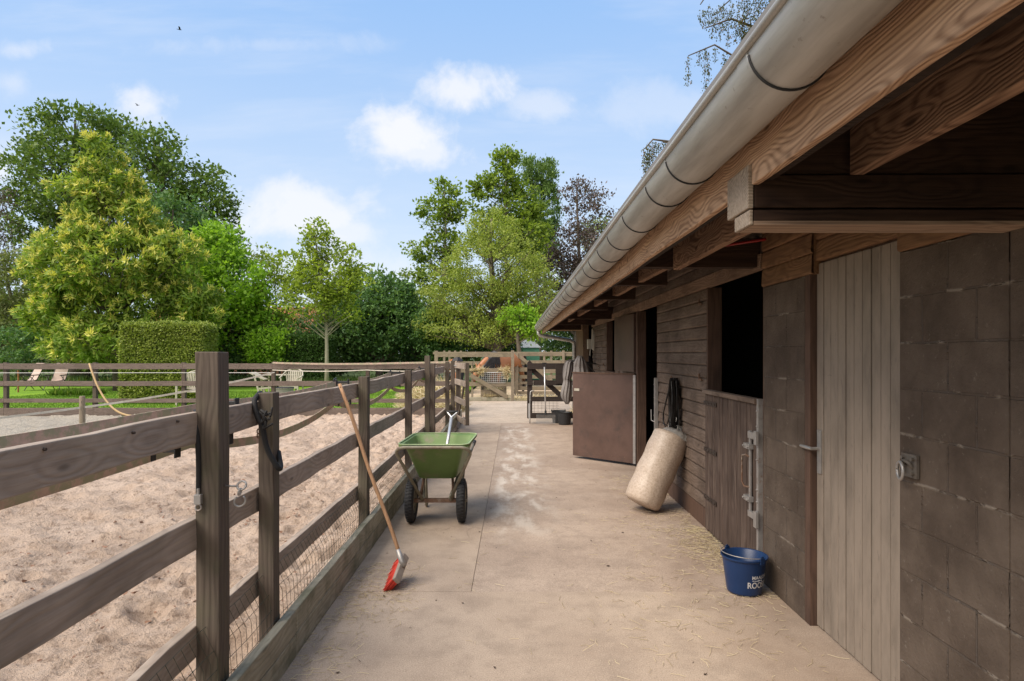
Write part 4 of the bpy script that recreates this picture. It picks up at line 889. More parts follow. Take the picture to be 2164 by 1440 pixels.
for (px, py, ln) in strands:
    Y_ = 13.3 if px > 1440 else 12.7; p0 = W(px, py, Y_); l_ = ln*Y_/F; q_ = [p0+Vector((.02*math.sin(i*1.3+px), .02*math.cos(i+px), -l_*i/6)) for i in range(7)]; mb.tube(q_, .0035, 3, False)
    m_ = int(ln*1.5)
    for _ in range(m_):
        f_ = rng.random(); c_ = p0+Vector((rng.normal()*.035, rng.normal()*.035, -l_*f_)); PC.append(c_); PD.append((rng.normal()*.5, rng.normal()*.5, -1))
build('trunk', mb, M['bark'], bt, smooth=True, fixn=False)
leafmesh('crown', np.array([tuple(c) for c in PC]), np.array(PD), .044, .028, L['birch'], bt)
C, d = sample_blobs([(8.2, 14.5, 8.5, 2.3, 2.0, 3.0), (9.5, 15, 7.5, 2.2, 2, 3)], 9000, .3); sel = C[:, 0] > 8.2
leafmesh('upper_foliage', C[sel], rng.normal(size=(sel.sum(), 3))+np.array([0, 0, -1]), .09, .05, L['birch'], bt)
# grass tufts, ground plants
def blades(name, label, X0, X1, Y0, Y1, n, h, wd, mat, z=.03, cat='grass', pfn=None):
    P = np.stack([rng.uniform(X0, X1, n), rng.uniform(Y0, Y1, n), np.full(n, z)], 1)
    if pfn is not None: P = P[pfn(P)]
    D = rng.normal(size=P.shape)*.35; D[:, 2] = 1
    o = leafmesh(name, P, D, h*rng.uniform(.5, 1.3, len(P)), wd, mat, base=((X0+X1)/2, (Y0+Y1)/2, z)); tag(o, label, cat, kind='stuff'); return o
Lg = leafmat('grass_blade', (.08, .16, .018), (.15, .27, .03), (.20, .26, .06), .3)
blades('grass_tufts', 'longer grass tufts along the foot of the far fence', -16, -2, 14.62, 14.95, 5000, .10, .012, Lg, .0)
blades('lawn_blades', 'short grass blades over the near part of the lawn', -17, -1.9, 14.8, 24, 60000, .045, .014, Lg, .03)
blades('border_plants', 'tall green border growth at the back edge of the lawn', -25, -3, 27.5, 30.5, 22000, .42, .06, leafmat('border_leaf', (.06, .12, .03), (.12, .19, .05), (.3, .30, .12), .3), 0)
blades('garden_bed', 'low leafy bed on the lawn between the loungers and the clipped hedge', W(125, 0, 22).x, W(205, 0, 22).x, 21.5, 22.5, 2500, .22, .05, Lg, .02)
# ============================================================ OBJECTS
# ---- wheelbarrow
def wheelbarrow(label, org):
    O = Vector(org); wb = thing('wheelbarrow', label, 'wheelbarrow', org)
    def T(x, y, z): return (O.x+x, O.y+y, O.z+z)
    # tub: loops from bottom to rim (local x half width, y near, y far, z near, z far)
    def loop(hwn, hwf, yn, yf, zn, zf, rad, n=5):
        pts = []
        for (sx, sy) in ((-1, -1), (1, -1), (1, 1), (-1, 1)):
            hw = hwn if sy < 0 else hwf; yy = yn if sy < 0 else yf; zz = zn if sy < 0 else zf
            cx = sx*(hw-rad); cy = yy-sy*rad; a0 = {(-1, -1): 180, (1, -1): 270, (1, 1): 0, (-1, 1): 90}[(sx, sy)]
            for k in range(n+1):
                a = R(a0+90*k/n); pts.append((cx+rad*math.cos(a), cy+rad*math.sin(a), zz))
        return pts
    lo_ = [loop(.155, .19, .05, .50, .375, .375, .04), loop(.17, .20, .03, .53, .385, .385, .05), loop(.262, .29, -.205, .68, .71, .675, .06), loop(.268, .295, -.215, .69, .72, .685, .06), loop(.302, .318, -.262, .73, .722, .692, .075), loop(.308, .322, -.268, .735, .705, .676, .078),
           loop(.300, .316, -.26, .727, .712, .680, .075), loop(.262, .289, -.206, .682, .705, .672, .06), loop(.163, .193, .038, .522, .392, .392, .045)]
    mb = MB(); m_ = len(lo_[0])
    vs = [T(*p) for l in lo_ for p in l]; fs = [(i*m_+j, i*m_+(j+1) % m_, (i+1)*m_+(j+1) % m_, (i+1)*m_+j) for i in range(len(lo_)-1) for j in range(m_)]
    fs.append(tuple(range(m_))[::-1]); fs.append(tuple((len(lo_)-1)*m_+j for j in range(m_))); mb.add(vs, fs)
    tub = build('tub', mb, M['greenplastic'], wb, smooth=False)
    tub.data.shade_smooth(); md = tub.modifiers.new('edge', 'EDGE_SPLIT'); md.split_angle = R(40)
    mb = MB(); rl = [T(p[0], p[1], p[2]+.004) for p in lo_[4]]; rl.append(rl[0]); mb.tube(rl, .0085, 6, False, .7); build('rim', mb, M['paleplastic'], tub, smooth=True)
    def path(p, rad=.05, n=4):
        P = [Vector(q) for q in p]; out = [P[0]]
        for i in range(1, len(P)-1):
            a = (P[i-1]-P[i]); b = (P[i+1]-P[i]); r_ = min(rad, a.length*.45, b.length*.45); a.normalize(); b.normalize(); s0 = P[i]+a*r_; s1 = P[i]+b*r_
            for k in range(n+1): t_ = k/n; out.append(s0*(1-t_)**2+P[i]*2*t_*(1-t_)+s1*t_**2)
        out.append(P[-1]); return out
    mb = MB(); mb.tube(path([T(-.125, -.02, .20), T(-.325, -.235, .66), T(-.27, -.285, .705), T(.27, -.285, .705), T(.325, -.235, .66), T(.125, -.02, .20)], .07), .0145, 8); build('front_hoop', mb, M['rust'] if False else flat('worn_green_steel', (.30, .27, .20), .55, .5, 14, metal=.3, bs=.2, dirt=(.17, .10, .07), dscale=10), wb, smooth=True)
    hm = bpy.data.materials['worn_green_steel'] if 'worn_green_steel' in bpy.data.materials else M['rust']
    mb = MB(); mb.bar(T(-.20, 0, .19), T(.20, 0, .19), .035, .035); mb.tube([T(-.25, 0, .19), T(.25, 0, .19)], .012, 8)
    build('axle', mb, M['rust'], wb)
    for sx in (-1, 1):
        mb = MB(); mb.tube(path([T(sx*.115, .0, .20), T(sx*.17, .35, .37), T(sx*.25, .75, .50), T(sx*.26, 1.20, .54)]), .0145, 8); build('handle_tube', mb, hm, wb, smooth=True)
        mb = MB(); mb.tube([T(sx*.258, 1.08, .53), T(sx*.262, 1.22, .543)], .019, 8); build('grip', mb, M['rubber'], wb, smooth=True)
        mb = MB(); mb.tube(path([T(sx*.16, .42, .38), T(sx*.165, .50, .02), T(sx*.165, .56, .015), T(sx*.2, .66, .46)]), .013, 8); build('leg', mb, hm, wb, smooth=True)
        mb = MB(); mb.tube([T(sx*.15, .0, .20), T(sx*.13, .12, .38)], .012, 6); build('strut', mb, M['rust'], wb)
        # wheel
        c = T(sx*.225, 0, .19); prof = []
        for k in range(17): a = 2*math.pi*k/16; prof.append((.148+.042*math.cos(a), .040*math.sin(a)))
        mb = MB(); mb.lathe(prof, c, 36, 'X'); tyre = build('wheel', mb, M['rubber'], wb, smooth=True)
        mb = MB(); mb.lathe([(0, -.022), (.03, -.022), (.035, -.012), (.105, -.018), (.112, -.03), (.112, .03), (.105, .018), (.035, .012), (.03, .022), (0, .022)], c, 24, 'X'); mb.tube([(c[0]+sx*.02, c[1], c[2]), (c[0]+sx*.048, c[1], c[2])], .013, 8); build('rim', mb, hm, tyre, smooth=False)
        mb = MB()
        for k in range(40):
            a = 2*math.pi*k/40
            for s2 in (-1, 1): q = Vector((c[0]+s2*.014, c[1]+.1885*math.cos(a+.04*s2), c[2]+.1885*math.sin(a+.04*s2))); mb.bar(q-Vector((.013, 0, 0)), q+Vector((.013, 0, 0)), .009, .006, up=(0, math.cos(a), math.sin(a)))
        build('tread', mb, M['rubber'], tyre)
    return wb
wb = wheelbarrow('green twin wheeled wheelbarrow parked tub first on the concrete path', (-.69, 5.5, 0.0))
dup(wb, (W(884, 0, 21.5).x, 21.5, .03), R(35), 'dark wheeled green wheelbarrow on the lawn, glimpsed between fence rails')
# shovel in the barrow
sv = thing('shovel', 'shovel with silver shaft and open grip standing in the green wheelbarrow', 'shovel', (-.62, 5.6, .40))
a_ = Vector((-.655, 5.80, .47)); b_ = W(954, 884, 6.12); d_ = (b_-a_).normalized()
mb = MB(); mb.tube([a_, b_], .0165, 12); build('shaft', mb, M['alu'], sv, smooth=True)
mb = MB(); tp = b_+d_*.075; sx_ = Vector((1, -.12, .0)); mb.tube([b_-d_*.02, b_+d_*.01, tp-sx_*.048-d_*.008, tp-sx_*.052+d_*.006], [.016, .010, .0075, .009], 8); mb.tube([b_, b_+d_*.01, tp+sx_*.048-d_*.008, tp+sx_*.052+d_*.006], [.012, .010, .0075, .009], 8); build('grip_yoke', mb, M['alu'], sv, smooth=True)
mb = MB(); mb.tube([tp-sx_*.054, tp+sx_*.054], .0125, 10); build('grip_bar', mb, M['rubber'], sv, smooth=True)
mb = MB(); mb.bar(a_+d_*.10, a_-d_*.085, .2, .004, up=(0, 1, .4)); build('blade', mb, M['steel'], sv)
# ---- broom
br = thing('broom', 'wooden handled broom with red bristles leaning on the path fence', 'broom', (-.78, 4.0, 0))
hb = W(847, 1180, 3.99); ht = Vector((FX(4.25)+RX+.035, 4.20, 1.295)); ht = W(718, 812, 4.20)
hd = (ht-hb).normalized()
mb = MB(); n_ = 14; mb.tube([hb.lerp(ht, i/n_)+Vector((.004*math.sin(i*.7), 0, 0)) for i in range(n_+1)], [.0125]*(n_)+[.0115], 10); hnd = build('handle', mb, M['handle'], br, smooth=True)
mb = MB(); mb.tube([ht-hd*.022-Vector((0, .0122, 0)), ht-hd*.022-Vector((0, .0130, 0))], .004, 8); build('hanging_hole', mb, M['rubber'], hnd)
mb = MB(); mb.tube([hb-hd*.055, hb-hd*.02, hb+hd*.06], [.022, .0195, .0145], 10); build('socket', mb, M['steel'], br, smooth=True)
# head: block tilted; bristles point down-left to the ground
bc = W(847, 1201, 3.97); bx = Vector((.10, .90, .42)).normalized(); bn = Vector((.80, -.34, .50)); bn = (bn-bx*bn.dot(bx)).normalized()  # bn: away from bristles
mb = MB(); mb.bar(bc-bx*.112+bn*.0, bc+bx*.112, .052, .028, up=bn, n=4); block = build('head', mb, M['greywood'], br, bev=.006)
low_ = min((block.matrix_basis @ v.co).z+ORG[br].z for v in block.data.vertices)
mb = MB(); by = bx.cross(bn).normalized()
for i in range(36):
    for j in range(9):
        p_ = bc+bx*(-.106+.212*i/35)+by*(-.021+.042*j/8)-bn*.012
        dv = (-bn*.8+by*((j-4)*.05+rng.normal()*.05)+bx*((i-17.5)*.008+rng.normal()*.05)+Vector((-.05, -.05, -.75)))
        e_ = p_+dv*(.070+.010*rng.random())
        e_.z = max(e_.z, .004); mb.tube([p_, (p_+e_)/2+Vector((rng.normal()*.002,)*3), e_], [.0032, .003, .0026], 4, False)
build('bristles', mb, M['red'], br)
# ---- bag of shavings
bg_ = thing('shavings_bag', 'clear plastic bag packed with wood shavings leaning against the siding', 'bag', (1.25, 5.9, 0))
p0 = Vector((1.220, 5.86, .088)); p1 = Vector((1.530, 6.0, .68)); ax = (p1-p0).normalized(); L_ = (p1-p0).length
ea = ax.cross(Vector((0, 1, 0))).normalized(); eb = ax.cross(ea).normalized(); mb = MB(); vs = []; NR = 26; NS = 44
prof = [(0, -.030), (.09, -.029), (.145, -.022), (.168, -.004), (.176, .025), (.179, .06)]+[(.180+.004*math.sin(k*1.3), .05+k*(L_-.10)/13) for k in range(1, 14)]+[(.178, L_-.01), (.172, L_+.012), (.15, L_+.026), (.08, L_+.032), (.0, L_+.034)]
for (r_, h_) in prof:
    for k in range(NS):
        a = 2*math.pi*k/NS; q = ax*h_+ea*math.cos(a)+eb*math.sin(a)
        rr = r_*(1+.014*noise.noise(q*3.5)+.016*noise.noise(Vector((a*2.5, h_*2.2, 3)))+.016*abs(math.sin(a*7+h_*3))*(1 if h_ > L_-.15 or h_ < .05 else .35))
        # flattened facet on the upper left side
        rr *= 1-.035*max(0, math.cos(2*(a-2.2)))
        v = p0+ax*h_+(ea*math.cos(a)+eb*math.sin(a))*rr
        v.z = max(v.z, .003); vs.append(v)
n_ = len(prof); mb.add(vs, [(i*NS+k, i*NS+(k+1) % NS, (i+1)*NS+(k+1) % NS, (i+1)*NS+k) for i in range(n_-1) for k in range(NS)])
build('body', mb, M['bag'], bg_, smooth=True)
mb = MB(); vs = []; tc_ = p0+ax*(L_+.03)+Vector((.05, 0, .0)); prof = [(.165, -.05), (.150, .0), (.10, .03), (.035, .045), (.022, .06), (.03, .075), (.045, .085)]
for (r_, h_) in prof:
    for k in range(NS):
        a = 2*math.pi*k/NS; q = ax*h_+ea*math.cos(a)+eb*math.sin(a); rr = r_*(1+.10*math.sin(a*13+h_*20)*(h_ > .0)+.12*noise.noise(q*9)); vs.append(tc_-ax*.0+ax*h_+(ea*math.cos(a)+eb*math.sin(a))*rr)
mb.add(vs, [(i*NS+k, i*NS+(k+1) % NS, (i+1)*NS+(k+1) % NS, (i+1)*NS+k) for i in range(len(prof)-1) for k in range(NS)]); build('gathered_top', mb, M['film'], bg_, smooth=True)
# ---- straps hanging on the siding
hs = thing('hanging_bridles', 'tangle of black leather bridles and reins hung on the siding above the bag', 'bridle', (1.60, 6.1, 1.2))
mb = MB(); mb.tube([(1.635, 6.12, 1.255), (1.57, 6.12, 1.255), (1.565, 6.12, 1.28)], .008, 6); build('peg', mb, M['rust'], hs)
for i in range(26):
    f_ = rng.uniform(-1, 1); x_ = 1.60+rng.uniform(-.05, .01); l_ = rng.uniform(.45, .70); yc = 6.12+f_*.03; sp = rng.uniform(.03, .17); pts = []
    for k in range(15):
        t_ = k/14; a = math.pi*2*t_; zz = 1.26-l_*(1-math.cos(a))/2; yy = yc-.02-f_*.06*(1-math.cos(a))/2+sp*math.sin(a)*.75; pts.append((x_-.012*math.sin(a*1+i), yy, zz))
    mb = MB(); mb.ribbon(pts, .020+.008*rng.random(), .004, (.35, .9, .1) if i % 2 else (.9, .3, .1)); build('strap', mb, M['leather'], hs)
mb = MB()
for (c_, r_) in (((1.57, 6.2, .78), .035), ((1.56, 6.06, .70), .03), ((1.58, 6.0, .86), .02)): ring(mb, c_, r_, .004, (0, 1, 0), (.1, 0, 1))
build('bit_ring', mb, M['steel'], hs, smooth=True)
mb = MB(); mb.ribbon([(1.60, 6.05, 1.2), (1.605, 6.03, .8), (1.61, 6.04, .5), (1.61, 6.06, .28)], .02, .004, (0, 1, 0)); build('strap', mb, M['leather'], hs)
mb = MB(); pts = [(1.57, 6.14, 1.24), (1.55, 6.28, 1.0), (1.55, 6.38, .88), (1.555, 6.40, .80), (1.56, 6.34, .75), (1.56, 6.24, .80), (1.57, 6.14, .95)]; mb.tube(pts, .008, 6); build('rein', mb, M['leather'], hs, smooth=True)
# ---- blue bucket
def bucket(name, label, c, rb, rt, h, mat, hmat, text=False, ang=0):
    b = thing(name, label, 'bucket', c); cx, cy, cz = c
    mb = MB(); t_ = .004; mb.lathe([(0, .006), (rb-.008, .004), (rb, .012), (rb+(rt-rb)*.06, .02), (rb+(rt-rb)*.95, h-.016), (rt+.004, h-.014), (rt+.009, h-.008), (rt+.008, h), (rt+.002, h+.001), (rt-t_, h-.004), (rb-t_, .018), (0, .014)], c, 48)
    bd = build('pail', mb, mat, b, smooth=True); md = bd.modifiers.new('e', 'EDGE_SPLIT'); md.split_angle = R(50)
    for s in (-1, 1):
        a = R(ang)+(0 if s > 0 else math.pi); q = Vector((cx+(rt+.004)*math.cos(a), cy+(rt+.004)*math.sin(a), cz+h-.005)); mb = MB(); tdir = Vector((-math.sin(a), math.cos(a), 0)); mb.bar(q-tdir*.018, q+tdir*.018, .012, .04); mb.tube([q+Vector((0, 0, .015)), q+Vector((math.cos(a)*.004, math.sin(a)*.004, .0155))], .016, 10); build('handle_lug', mb, mat, b, bev=.003)
    mb = MB(); ea_ = Vector((math.cos(R(ang)), math.sin(R(ang)), 0)); eb_ = Vector((-math.sin(R(ang)), math.cos(R(ang)), 0))
    mb.tube([Vector((cx, cy, cz+h+.012))+ea_*(rt+.005)*math.cos(math.pi*k/16)+eb_*(rt+.006)*math.sin(math.pi*k/16)+Vector((0, 0, .01*math.sin(math.pi*k/16))) for k in range(17)], .0026, 6); build('wire_handle', mb, hmat, b, smooth=True)
    return b, bd
BC = (1.452, 3.88, 0.0)
bb, pail = bucket('blue_bucket', 'blue bucket with white lettering on the concrete by the block pier', BC, .104, .134, .235, M['blue'], M['steel'], ang=118)
def wraptext(txt, size, a0, z0, c, rb, rt, h, mat, parent, xs=1.0):
    cu = bpy.data.curves.new('t', 'FONT'); cu.body = txt; cu.size = size; cu.offset = size*.022; ot = bpy.data.objects.new('t', cu); col.objects.link(ot)
    dg = bpy.context.evaluated_depsgraph_get(); me = bpy.data.meshes.new_from_object(ot.evaluated_get(dg)); bpy.data.objects.remove(ot)
    import bmesh
    bm = bmesh.new(); bm.from_mesh(me); bmesh.ops.triangulate(bm, faces=bm.faces); bmesh.ops.subdivide_edges(bm, edges=[e for e in bm.edges if e.calc_length() > .01], cuts=3); bmesh.ops.triangulate(bm, faces=bm.faces)
    for v in bm.verts:
        z_ = z0+v.co.y; r_ = rb+(rt-rb)*z_/h+.0013; a = a0+v.co.x*xs/r_; v.co = Vector((c[0]+r_*math.cos(a), c[1]+r_*math.sin(a), c[2]+z_))-ORG[parent]
    bm.to_mesh(me); bm.free(); me.name = 'lettering'; me.materials.append(mat); return link('lettering', me, parent, None)
av = math.atan2(-BC[1], -BC[0])   # towards the camera
wraptext('MAALDER', .030, av+R(22), .118, BC, .104, .134, .235, M['white'], pail)
wraptext('ROOSEN', .052, av+R(9), .062, BC, .104, .134, .235, M['white'], pail, .85)
mb = MB()
for k in range(9):
    a = av+R(24+4*k); mb.tube([Vector((BC[0], BC[1], .107))+Vector((math.cos(a+R(1.6*q)), math.sin(a+R(1.6*q)), 0))*.1190+Vector((0, 0, .004*math.sin(q*2+k))) for q in range(3)], .0011, 4)
build('lettering', mb, M['white'], pail)
bucket('dark_bucket', 'black bucket standing at the foot of the dark gate, nearer the wall', (W(1193, 0, 13.05).x, 13.05, -.004), .125, .155, .27, M['darkbucket'], M['darkbucket'], ang=150)
bucket('dark_bucket', 'black bucket half hidden behind the nearer black bucket at the dark gate', (W(1183, 0, 13.22).x-.02, 13.27+.1, -.004), .125, .155, .27, M['darkbucket'], M['darkbucket'], ang=20)
# ---- ropes on the fence
mb = MB(); def_ = lambda *p: Vector(p)
pY = 2.935; x0_ = FX(pY)-.055
pts = [W(540, 846, 3.0), W(552, 829, 2.97), W(545, 835, 2.90), W(536, 848, 2.87), W(543, 880, 2.86), W(556, 905, 2.86), W(560, 935, 2.86), W(568, 958, 2.86), W(580, 978, 2.86), W(589, 992, 2.865), W(594, 990, 2.90), W(591, 972, 2.93), W(588, 955, 2.96)]
def smoothp(P, it=2):
    P = [Vector(p) for p in P]
    for _ in range(it):
        Q = [P[0]]
        for a, b in zip(P[:-1], P[1:]): Q += [a*.75+b*.25, a*.25+b*.75]
        P = Q+[P[-1]]
    return P
lr = thing('lead_rope', 'thick black rope draped over the top of the second fence post', 'rope', tuple(pts[1]))
mb.tube(smoothp(pts), .0125, 8); build('rope', mb, M['black'], lr, smooth=True)
mb = MB()
for k in range(9):
    q_ = W(560+rng.uniform(-6, 10), 885+rng.uniform(-14, 10), 2.85); mb.tube(smoothp([q_, q_+Vector((rng.normal()*.02, -.01, rng.normal()*.02)), q_+Vector((rng.normal()*.03, -.005, rng.normal()*.03))], 1), .005, 6)
build('knot', mb, M['black'], lr, smooth=True)
for (a, b) in ((891, 8), (912, 10), (921, 8)):
    mb = MB(); q_ = W(546, a, 2.86); ring(mb, q_, .012, .003, (.6, -.3, 0), (0, .2, .9), 90, 330); build('clip', mb, M['rust'], lr, smooth=True)
ls = thing('lead_strap', 'black strap with steel snap hanging along the tall fence post', 'strap', tuple(W(419, 900, 2.33)))
mb = MB(); mb.tube(smoothp([W(414, 868, 2.40), W(416, 876, 2.36), W(418, 930, 2.345), W(420, 985, 2.345), W(419.5, 1040, 2.345)]), .0095, 8, flat_=.6); build('strap', mb, M['black'], ls, smooth=True)
mb = MB(); q0 = W(419, 1036, 2.34); q1 = W(419, 1083, 2.34); mb.box(q0.x-.013, q0.x+.013, q0.y-.01, q0.y+.008, W(419, 1066, 2.34).z, W(419, 1045, 2.34).z); mb.tube([q0+Vector((0, 0, .006)), W(419, 1048, 2.34)], .006, 8); ring(mb, W(419, 1073, 2.34), .011, .0035, (1, 0, 0), (0, .1, 1)); build('snap', mb, M['steel'], ls, bev=.002)
# ---- horse rugs on the dark gate end
def rug(label, outline, Y_, amp, seed, name='horse_rug'):
    root = thing(name, label, 'rug', tuple(W(outline[0][0], outline[0][1], Y_)))
    # outline rows: (y, xl, xr)
    vs = []; n = 26
    for (py, xl, xr, dy_) in outline[1:]:
        for k in range(n+1):
            t_ = k/n; px = xl+(xr-xl)*t_; q = W(px, py, Y_+dy_)
            q.y -= .10*math.sin(math.pi*t_)+amp*(.5*math.sin(t_*22+py*.05+seed)+.5*noise.noise(Vector((t_*6, py*.05, seed)))); vs.append(q)
    m_ = n+1; rows = len(outline)-1; mb = MB(); mb.add(vs, [(i*m_+k, i*m_+k+1, (i+1)*m_+k+1, (i+1)*m_+k) for i in range(rows-1) for k in range(n)])
    o = build('cloth', mb, M['rug'], root, smooth=True, fixn=False); md = o.modifiers.new('s', 'SUBSURF'); md.levels = md.render_levels = 2; sm = o.modifiers.new('t', 'SOLIDIFY'); sm.thickness = .025; sm.offset = 1
    return root
rug('crumpled grey horse rug hanging long at the wall end of the dark gate', [(1196, 762), (761, 1204, 1211, 0), (764, 1193, 1212, 0), (775, 1191, 1212, -.03), (790, 1190, 1211, -.05), (800, 1189, 1207, -.05), (804, 1191, 1206, -.02), (812, 1189, 1209, -.05), (825, 1185, 1210, -.07), (838, 1184, 1209, -.06), (848, 1190, 1206, -.04), (854, 1196, 1202, 0)], 13.0, .035, 1.0)
rug('grey ribbed horse rug folded over a rack just above the brown door leaf', [(1225, 752), (752, 1222, 1230, 0), (757, 1217, 1234, -.03), (766, 1213, 1239, -.05), (772, 1212, 1241, -.04), (776, 1212, 1242, -.02), (786, 1211, 1246, -.05), (800, 1210, 1247, -.05), (830, 1210, 1244, -.03), (860, 1212, 1240, 0)], 11.9, .03, 5.0)
rk = thing('rug_rack', 'dark wall rack carrying the grey rugs beyond the brown door leaf', 'rack', (1.5, 12.2, .9)); mb = MB(); mb.tube([(WX+.03, 12.3, 1.30), (1.15, 12.0, 1.36)], .014, 8); mb.tube([(WX+.03, 12.3, 1.05), (1.45, 12.22, 1.30)], .011, 8); build('arm', mb, M['darkbucket'], rk)
tk = thing('tack_hooks', 'dark bundle of halters hanging at the corner post above the rugs', 'halter', (1.6, 12.7, 1.2))
for i in range(7):
    mb = MB(); x_ = 1246+i*1.1; mb.ribbon([W(x_, 752+i*2, 12.6), W(x_-1.5, 770, 12.55), W(x_+1, 792+i, 12.6)], .03, .006, (.8, .5, 0)); build('strap', mb, M['leather'], tk)
el = thing('coiled_cable', 'white coiled cable and socket box high on the far corner of the siding', 'cable', tuple(W(1258, 712, 12.6)))
mb = MB(); q_ = Vector((WX-.045, 12.5, 0)); 
for k in range(5): mb.tube([Vector((WX-.045-.006*k, 12.45+.10*math.cos(2*math.pi*i/24), 1.78+.21*math.sin(2*math.pi*i/24)+.004*k)) for i in range(25)], .009, 6, False)
build('coil', mb, M['whitewood'], el, smooth=True)
mb = MB(); mb.box(WX-.14, WX-.02, 12.66, 12.80, 1.60, 1.80); build('socket_box', mb, M['whitewood'], el, bev=.006)
mb = MB(); mb.tube([(WX-.08, 12.72, 1.60), (WX-.09, 12.72, 1.42)], .012, 6); build('plug', mb, M['whitewood'], el)
# ---- stable fork and bar leaning at the dark gate
fk = thing('stable_fork', 'shavings fork with steel shaft and many tines leaning on the dark gate', 'fork', tuple(W(1153, 897, 12.95)))
mb = MB(); mb.tube([W(1150.5, 776, 13.12), W(1153, 873, 12.98)], .0145, 8); build('shaft', mb, M['alu'], fk, smooth=True)
mb = MB(); a_ = W(1146, 768, 13.12); b_ = W(1155, 768, 13.12); m2 = W(1150.5, 777, 13.12); mb.tube([m2, W(1147, 771, 13.12), a_], .009, 6); mb.tube([m2, W(1154, 771, 13.12), b_], .009, 6); mb.tube([a_, b_], .014, 8); build('grip', mb, M['rubber'], fk)
mb = MB(); mb.tube([W(1134, 876, 12.97), W(1173, 876, 12.97)], .012, 6); mb.tube([W(1153, 868, 12.98), W(1153, 877, 12.97)], .022, 8); build('head', mb, M['darkbucket'], fk)
mb = MB()
for k in range(18):
    px = 1134.5+k*2.25; mb.tube([W(px, 875, 12.97), W(px, 886, 12.93), W(px-.1, 896.5, 12.86)], .0035, 4)
build('tines', mb, M['steel'], fk)
hk = thing('hooked_bar', 'thin steel bar with hooked top standing against the dark gate stile', 'bar', tuple(W(1120, 896, 13.0)))
mb = MB(); mb.tube(smoothp([W(1129, 826.5, 13.1), W(1123, 826.5, 13.1), W(1120.5, 829, 13.1), W(1120, 860, 13.06), W(1119.8, 895.5, 12.98)], 1), .012, 6); build('bar', mb, M['steel'], hk, smooth=True)
a_ = W(1116.5, 853, 13.1); b_ = W(1120, 883, 13.1); mb = MB(); mb.box(a_.x, b_.x, 13.08, 13.09, b_.z, a_.z); build('plate', mb, M['alu'], hk)

# ============================================================ HORSE YARD
YG = 19.6
yf = thing('yard_fence', 'pale weathered fence closing the horse yard with a diagonal braced panel', 'fence', (-1.2, YG, 0))
def pbox(name, x0, x1, y0p, y1p, Y_, th, mat, parent, bev=.004):
    a = W(x0, y0p, Y_); b = W(x1, y1p, Y_); mb = MB(); 
    if (x1-x0) > (y1p-y0p): mb.bar((a.x, Y_, (a.z+b.z)/2), (b.x, Y_, (a.z+b.z)/2), th, a.z-b.z, n=4, jit=.008)
    else: mb.bar(((a.x+b.x)/2, Y_, b.z), ((a.x+b.x)/2, Y_, a.z), b.x-a.x, th, up=(0, 1, 0), n=4, jit=.006)
    return build(name, mb, M[mat], parent, bev=bev)
pbox('post', 918.5, 925.5, 742, 848, YG+.06, .10, 'paleZ', yf); pbox('post', 1080, 1086.5, 741, 848.5, YG-.03, .08, 'paleZ', yf); pbox('post', 996, 1000, 765, 846, YG+.06, .06, 'paleZ', yf)
pbox('rail', 925, 1083, 745.5, 755, YG, .035, 'pale', yf); pbox('rail', 960, 1082, 779, 787.5, YG, .035, 'pale', yf); pbox('rail', 980, 1082, 808, 816.5, YG, .035, 'pale', yf)
pbox('rail', 925, 998, 765, 772, YG+.03, .03, 'pale', yf)
pbox('bottom_board', 985, 1085, 840, 847.6, YG-.01, .05, 'kick', yf)
mb = MB(); mb.bar(W(994, 793, YG-.05), W(1073, 840, YG-.05), .03, .13, n=3, jit=.005); build('brace', mb, M['pale'], yf, bev=.003)
mb = MB()
for k in range(8): mb.tube([W(923+k*3.2, 773, YG+.08), W(923+k*3.2, 822, YG+.08)], .006, 4)
for k in range(9): mb.tube([W(922, 773+k*6, YG+.08), W(948, 773+k*6, YG+.08)], .006, 4)
build('wire_panel', mb, M['steel'], yf)
yr = thing('yard_gate', 'pale boarded gate with diagonal brace right of the brown horse', 'gate', (W(1140, 0, 22.4).x, 22.4, 0))
Yr = 22.4
pbox('post', 1087.5, 1095.5, 747, 835, Yr-.05, .12, 'paleZ', yr); pbox('post', 1188, 1193, 741, 834, Yr-.03, .10, 'paleZ', yr)
for (a, b) in ((745.5, 753), (762, 770), (777, 786), (793, 800.5), (807, 812), (817, 825), (827, 834)): pbox('board', 1095, 1235, a, b, Yr, .03, 'pale', yr)
mb = MB(); mb.bar(W(1096, 752, Yr-.06), W(1170, 812, Yr-.06), .03, .12, n=3, jit=.005); build('brace', mb, M['pale'], yr, bev=.003)
# fence behind the horses
bf = thing('back_fence', 'mossy rail fence behind the horses at the back of the yard', 'fence', (-1, 27, 0)); Yb = 26.5
for px in (939, 950, 962, 974, 1150, 1165): pbox('post', px-2.2, px+2.2, 741.5, 818, Yb+.1, .1, 'paleZ', bf)
for (a, b) in ((744, 749), (764, 771), (783, 789)): pbox('rail', 915, 1250, a, b, Yb, .03, 'pale', bf)
